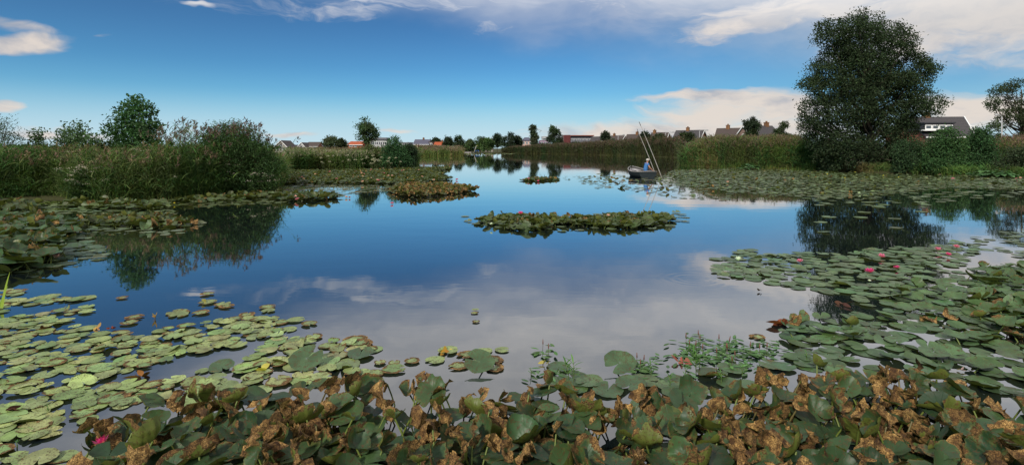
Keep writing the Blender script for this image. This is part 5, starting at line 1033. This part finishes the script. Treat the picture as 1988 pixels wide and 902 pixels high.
for a in [(1113, 742, .17, 20, 'tall leafy sprout with lance shaped leaves before the withered leaves', 'tall leafy sprout', 1), (1263, 730, .13, 14, 'leafy sprout between the raised fan leaf and the weed thicket', 'middle leafy sprout', 2), (1300, 752, .11, 11, 'small sprout standing on a flat pad below the weed thicket', 'small pad sprout', 3),
          (1357, 722, .19, 26, 'tallest leafy weed in the weed thicket', 'weed thicket', 4), (1330, 735, .10, 10, 'thin low weed in front of the weed thicket', None, 5), (1400, 745, .10, 12, 'low spreading sprout just before the withered leaves, beyond the thicket', 'spreading sprout', 6), (1440, 728, .09, 9, 'thin sprout with two stems at the end of the weed thicket', None, 7),
          (1565, 700, .09, 12, 'small bright sprout among the right pads', 'bright sprout', 8), (618, 872, .12, 16, 'grassy sprout growing out of the withered leaves near the shore', 'grassy sprout', 9), (612, 822, .09, 8, 'thin sprout above the grassy one in the withered leaves', None, 10),
          (1370, 850, .10, 12, 'pale sprout in the gap between two withered clumps', 'pale gap sprout', 11), (1030, 728, .06, 8, 'tiny sprout below the twin knotweed spikes', None, 12), (1085, 728, .06, 7, 'tiny weed right beside the tall leafy sprout', None, 13), (92, 800, .05, 7, 'tiny bright green weed between the pale left pads', 'tiny left weed', 14), (32, 870, .05, 7, 'tiny green weed near the lowest left pads', 'lowest left weed', 15)]:
    sprout(a[0], a[1], a[2], a[3], a[4], a[5], a[6])
x, y = ground(2, 600); root = empty('grass_blade', (x, y, 0)); tag(root, 'single bright yellow-green iris blade at the outer left edge of the lilies', 'grass blade'); g = Geo(); ribbons(g, [(0, 0, -.05), (-.05, .02, -.05)], [(.12, 0, 1), (.25, 0, 1)], (.08, 0, -.05), [.50, .34], [.035, .03], [(.25, .34, .05), (.2, .3, .05)], 6, 'blade', side=np.array([[1, 0, 0], [1, .2, 0]])); g.build('blade', M_FOL, root)
def spikes(pts, label, land=None, seed=0):
    global rng
    keep = rng; rng = np.random.default_rng(600+seed)
    px, py = np.mean(pts, 0); x, y = ground(px, py+14); root = empty('knotweed', (x, y, 0)); tag(root, label, 'water weed', 'red spiked knotweed'); 
    for q, (a, b) in enumerate(pts):
        X0, Y0 = ground(a, b+16); h = 26*Y0/F; g = Geo(); p0 = np.array([X0-x, Y0-y, -.05]); tp = p0+[rng.normal(0, .006), 0, h*.62+.05]; g.tube([p0, tp], .0022, 5, c=(.06, .05, .02)); g.build('stem', M_STALK, root)
        g = Geo(); g.tube([tp, tp+[0, 0, h*.06], tp+[rng.normal(0, .003), 0, h*.38]], [.003, .0055, .003], 6, c=(.13, .05, .03)); g.build('flower_spike', M_STALK, root)
    n = 8*len(pts); g = Geo(); a = rng.uniform(0, 6.28, n); k = rng.integers(0, len(pts), n); P0 = np.array([(*(np.array(ground(*[pts[i][0], pts[i][1]+16]))-[x, y]), 0) for i in k])
    ribbons(g, P0+np.stack([rng.normal(0, .05, n), rng.normal(0, .05, n), rng.uniform(.004, .03, n)], -1), np.stack([np.cos(a), np.sin(a), .08+0*a], -1), (0, 0, -.05), rng.uniform(.06, .10, n), .028, jit((.09, .17, .06), n, .2, .06), 4, 'lance', side=np.stack([-np.sin(a), np.cos(a), 0*a], -1)); g.build('leaves', M_FOL, root); rng = keep
    if land: LAND.append((px, py+10, land))
spikes([(1053, 668), (1064, 676)], 'pair of dark red knotweed spikes alone in open water', 'twin knotweed spikes', 1)
spikes([(1236, 694), (1252, 698), (1243, 706)], 'short knotweed spikes beside the raised fan leaf', 'short knotweed spikes', 2)
spikes([(1333, 655), (1356, 650), (1359, 658), (1341, 668), (1352, 670), (1364, 676)], 'densest knotweed group with the tallest red spikes', 'tallest knotweed spikes', 3)
spikes([(1398, 658), (1416, 662), (1412, 676)], 'knotweed with dark curled spikes beyond the tallest ones', 'curled knotweed', 4)
spikes([(1390, 684), (1411, 675), (1428, 690), (1420, 700)], 'brownish knotweed spikes in front of the curled ones', None, 5)
spikes([(1456, 672), (1474, 676), (1488, 674)], 'low knotweed with pink tips near the right pads', 'low knotweed', 6)
keep = rng; rng = np.random.default_rng(77); g = Geo()
for poly, sp_ in (([(1010, 716), (1060, 712), (1100, 725), (1090, 742), (1010, 738)], .065), ([(1210, 700), (1330, 680), (1420, 660), (1520, 662), (1500, 720), (1420, 735), (1300, 745), (1230, 730)], .055), ([(1330, 650), (1370, 650), (1370, 668), (1330, 668)], .05), ([(1380, 655), (1435, 655), (1430, 672), (1385, 672)], .05), ([(1270, 668), (1300, 662), (1300, 676)], .06), ([(1400, 690), (1540, 665), (1520, 700)], .06)):
    x, y = scatter(poly, sp_, .42); n = len(x); a = rng.uniform(0, 6.28, n)
    ribbons(g, np.stack([x, y, rng.uniform(.003, .02, n)], -1), np.stack([np.cos(a), np.sin(a), .04+0*a], -1), (0, 0, -.03), rng.uniform(.06, .11, n), .03, jit((.09, .165, .07), n, .2, .06), 4, 'lance', side=np.stack([-np.sin(a), np.cos(a), 0*a], -1))
tag(g.build('pondweed_leaves', M_FOL), 'small oblong floating leaves between the weeds', 'pondweed', kind='stuff')
# duckweed and bits drifting by the banks
x, y = scatter([(546, 333), (560, 356), (540, 360), (620, 375), (500, 386), (330, 400), (100, 410), (0, 400), (0, 390), (330, 392), (520, 374)], .09, .5); n = len(x); g = Geo(); a = rng.uniform(0, 6.28, n)
leaflets(g, np.stack([x, y, np.full(n, .002)], -1), np.stack([np.cos(a), np.sin(a), 0*a], -1), np.tile([0, 0, 1.], (n, 1)), .09, .08, jit((.12, .15, .04), n, .2)); tag(g.build('duckweed', M_FOL), 'pale film of small floating leaves along the left bank', 'duckweed', kind='stuff')
def scrap(px, py, s, label, land=None, c=(.16, .055, .02), n=7, seed=0, z=.02):
    global rng
    keep = rng; rng = np.random.default_rng(700+seed); x, y = ground(px, py); root = empty('dead_leaf_clump', (x, y, 0)); tag(root, label, 'dead leaves')
    g = Geo()
    for k in range(n):
        a = rng.uniform(0, 6.28); p = np.array([[math.cos(a)*s*.4*rng.random(), math.sin(a)*s*.3*rng.random(), z]]); d = rdir(1)*[1, 1, .45]+[0, 0, .12]; ribbons(g, p, d, rdir(1)*.5, s*rng.uniform(.45, .8), s*rng.uniform(.3, .5), jit(c, 1, .3, .08), 5, 'lance', side=rdir(1))
    g.build('crumpled_leaves', M_FOL, root); rng = keep
    if land: LAND.append((px, py, land))
for a in [(1518, 632, .17, 'rust brown clump of dead leaves floating off the right pads', 'rust brown clump', (.15, .045, .02), 10, 1), (1635, 592, .14, 'dead brown leaf in the mirrored treetop', None, (.10, .045, .03), 5, 2), (1896, 656, .11, 'crumpled orange leaf on the right pads', 'crumpled orange leaf', (.30, .13, .05), 6, 3), (20, 800, .11, 'dark rotten scrap between the lowest left pads', 'dark rotten scrap', (.06, .03, .02), 6, 4),
          (300, 619, .08, 'pale orange scrap beside a single pad on open water', None, (.55, .30, .10), 4, 5), (214, 641, .05, 'small red brown scrap on the pale pads', None, (.2, .05, .03), 4, 6), (870, 684, .12, 'yellow rotting leaf at the open edge of the pale pads', 'yellow rotting leaf', (.5, .30, .05), 5, 7), (515, 720, .12, 'yellow pointed dead leaf on the pale pads', 'yellow pointed leaf', (.5, .38, .08), 4, 8),
          (1060, 706, .09, 'sunken yellowish leaf below the twin knotweed spikes', None, (.45, .36, .10), 3, 9), (270, 735, .11, 'brown curled leaf standing on the pale pads', 'brown curled leaf', (.22, .10, .03), 6, 10), (1320, 705, .12, 'reddish dead leaf beside the middle leafy sprout', None, (.28, .10, .07), 5, 11), (82, 641, .06, 'small dark upright scrap on the outer pale pads', 'small upright scrap', (.12, .05, .02), 4, 12),
          (400, 588, .08, 'yellow leaf scrap on top of a small lone pad', None, (.5, .42, .12), 3, 13), (1865, 721, .045, 'pale fallen petals near the right withered leaves', 'pale fallen petals', (.6, .42, .4), 4, 14), (188, 640, .06, 'yellowish scrap among the pale pads', None, (.4, .25, .08), 4, 15), (1475, 566, .05, 'dark speck of weed off the tree mirror patch', None, (.04, .03, .02), 3, 16)]: scrap(*a)
flower(197, 856, .04, HOT, 'magenta petals of a bud caught in a brown leaf near the shore', .16, .5, 'magenta bud')
rng = keep

# ------------------------------------------------------------------ the leaves themselves: the 300 largest pads and the 300 largest raised leaves are things
LAND += [(1203, 718, 'raised fan leaf'), (930, 718, 'lone cupped leaf'), (595, 712, 'dark cupped leaf'), (1250, 346, 'near boat')]
LAND += [(1175, 850, 'widest dark leaf'), (380, 860, 'brownest left clump'), (860, 830, 'brownest middle clump'), (1740, 860, 'brownest right clump'), (1900, 830, 'outer right withered leaves'), (500, 800, 'green left leaves')] if False else []
ORD = ['first', 'second', 'third', 'fourth', 'fifth', 'sixth', 'seventh', 'eighth', 'ninth', 'tenth', 'eleventh', 'twelfth', 'thirteenth', 'fourteenth', 'fifteenth', 'sixteenth', 'seventeenth', 'eighteenth', 'nineteenth']
def ordinal(k):
    if k < 19: return ORD[k]
    k += 1; t = ['', '', 'twent', 'thirt', 'fort', 'fift', 'sixt'][min(6, k//10)]
    return t+'y-'+ORD[k % 10-1] if k % 10 else t+'ieth'
LG = np.array([ground(a, b) for a, b, _ in LAND]); used = {}
D_ = LV.d; near_i = {}
def look(i):
    w_, r, c1, t = D_['wear'][i], D_['r'][i], D_['c1'][i], D_['tilt'][i]
    if D_['kind'][i] < .5:
        size = 'large' if r > .128 else 'small' if r < .10 else ''; colr = 'pale speckled' if LV.c[i][0] > .11 and w_ > .15 else 'pale green' if LV.c[i][0] > .11 else 'green' if LV.c[i][1] > .11 else 'dark green'
        return f'{size} {colr} '.lstrip()+('curled lily pad' if c1 > 0 else 'flat lily pad')
    colr = 'green' if w_ < .31 else 'brown edged' if w_ < .7 else 'withered brown'
    return f'{colr} '+('upright' if t > 1.0 else 'tilted' if t > .35 else 'spread')+' lily leaf'
cand = {}
for kd in (0, 1):
    I = np.nonzero(((D_['kind'] > .5) == bool(kd)) & (area > 0))[0]; I = I[np.argsort(-area[I])][:290]; cand[kd] = I
singles = np.concatenate([cand[0], cand[1]]); key = {}
for i in singles:
    p = np.array([D_['x'][i], D_['y'][i]]); dd = np.hypot(*(LG-p).T); k = int(np.argmin(dd)); v = p-LG[k]
    side = ('towards the alder' if v[0] > 0 else 'towards the reeds') if abs(v[0]) > abs(v[1]) else ('towards open water' if v[1] > 0 else 'towards shore')
    key.setdefault((look(i), k, side), []).append((dd[k], i))
labels = {}
for (lk, k, side), L_ in key.items():
    for q, (_, i) in enumerate(sorted(L_)): labels[i] = f'{lk}, {ordinal(q)} from the {LAND[k][2]} {side}'
def single(i):
    kd = D_['kind'][i] > .5; J = np.array([i]); small = area[i] < 150
    big = area[i] > 700; P, U, q = LV.grow(J, *((13, 49) if big else (9, 33) if not small else (6, 23))); g = Geo(); g.add(P[0], q, c=LV.c[i], u=U[0])
    loc = (D_['x'][i], D_['y'][i], D_['z'][i])
    if kd:
        root = empty('lily_leaf', loc); tag(root, labels[i], 'lily leaf', 'lily leaves raised above the water'); g.build('blade', M_LILY, root)
        g = Geo(); LV.stalk(g, i, np.zeros(3)); g.build('stalk', M_STALK, root)
    else:
        o = g.build('lily_pad', M_LILY, loc=loc); tag(o, labels[i], 'lily pad', 'lily pads floating on the pond')
for i in singles: single(i)
rest = np.ones(LV.n, bool); rest[singles] = False
for kd, nm, lab in ((0, 'lily_pads', 'countless smaller lily pads floating farther out'), (1, 'lily_leaves', 'countless raised lily leaves farther out')):
    g = Geo()
    for lo, hi, rg, sg in ((0, 9, 5, 15), (9, 16, 6, 19), (16, 400, 4, 12)):
        I = np.nonzero(rest & ((D_['kind'] > .5) == bool(kd)) & (D_['y'] >= lo) & (D_['y'] < hi))[0]
        if not len(I): continue
        P, U, q = LV.grow(I, rg, sg); P = P+np.stack([D_['x'][I], D_['y'][I], D_['z'][I]], -1)[:, None]; m = rg*sg
        qq = (np.arange(len(I))[:, None, None]*m+q[None]).reshape(-1, 4); g.add(P.reshape(-1, 3), qq, c=np.repeat(LV.c[I], m, axis=0), u=U.reshape(-1, 3))
    o = g.build(nm, M_LILY); tag(o, lab, 'lily pads' if not kd else 'lily leaves', kind='stuff')
    if kd:
        g = Geo()
        for i in np.nonzero(rest & (D_['kind'] > .5) & (D_['y'] < 16))[0]: LV.stalk(g, i, np.array([D_['x'][i], D_['y'][i], D_['z'][i]]))
        g.build('stalks', M_STALK, o)
print('LEAVES', LV.n, 'pads', (D_['kind'] < .5).sum(), 'raised', (D_['kind'] > .5).sum(), 'inview', (area > 0).sum())
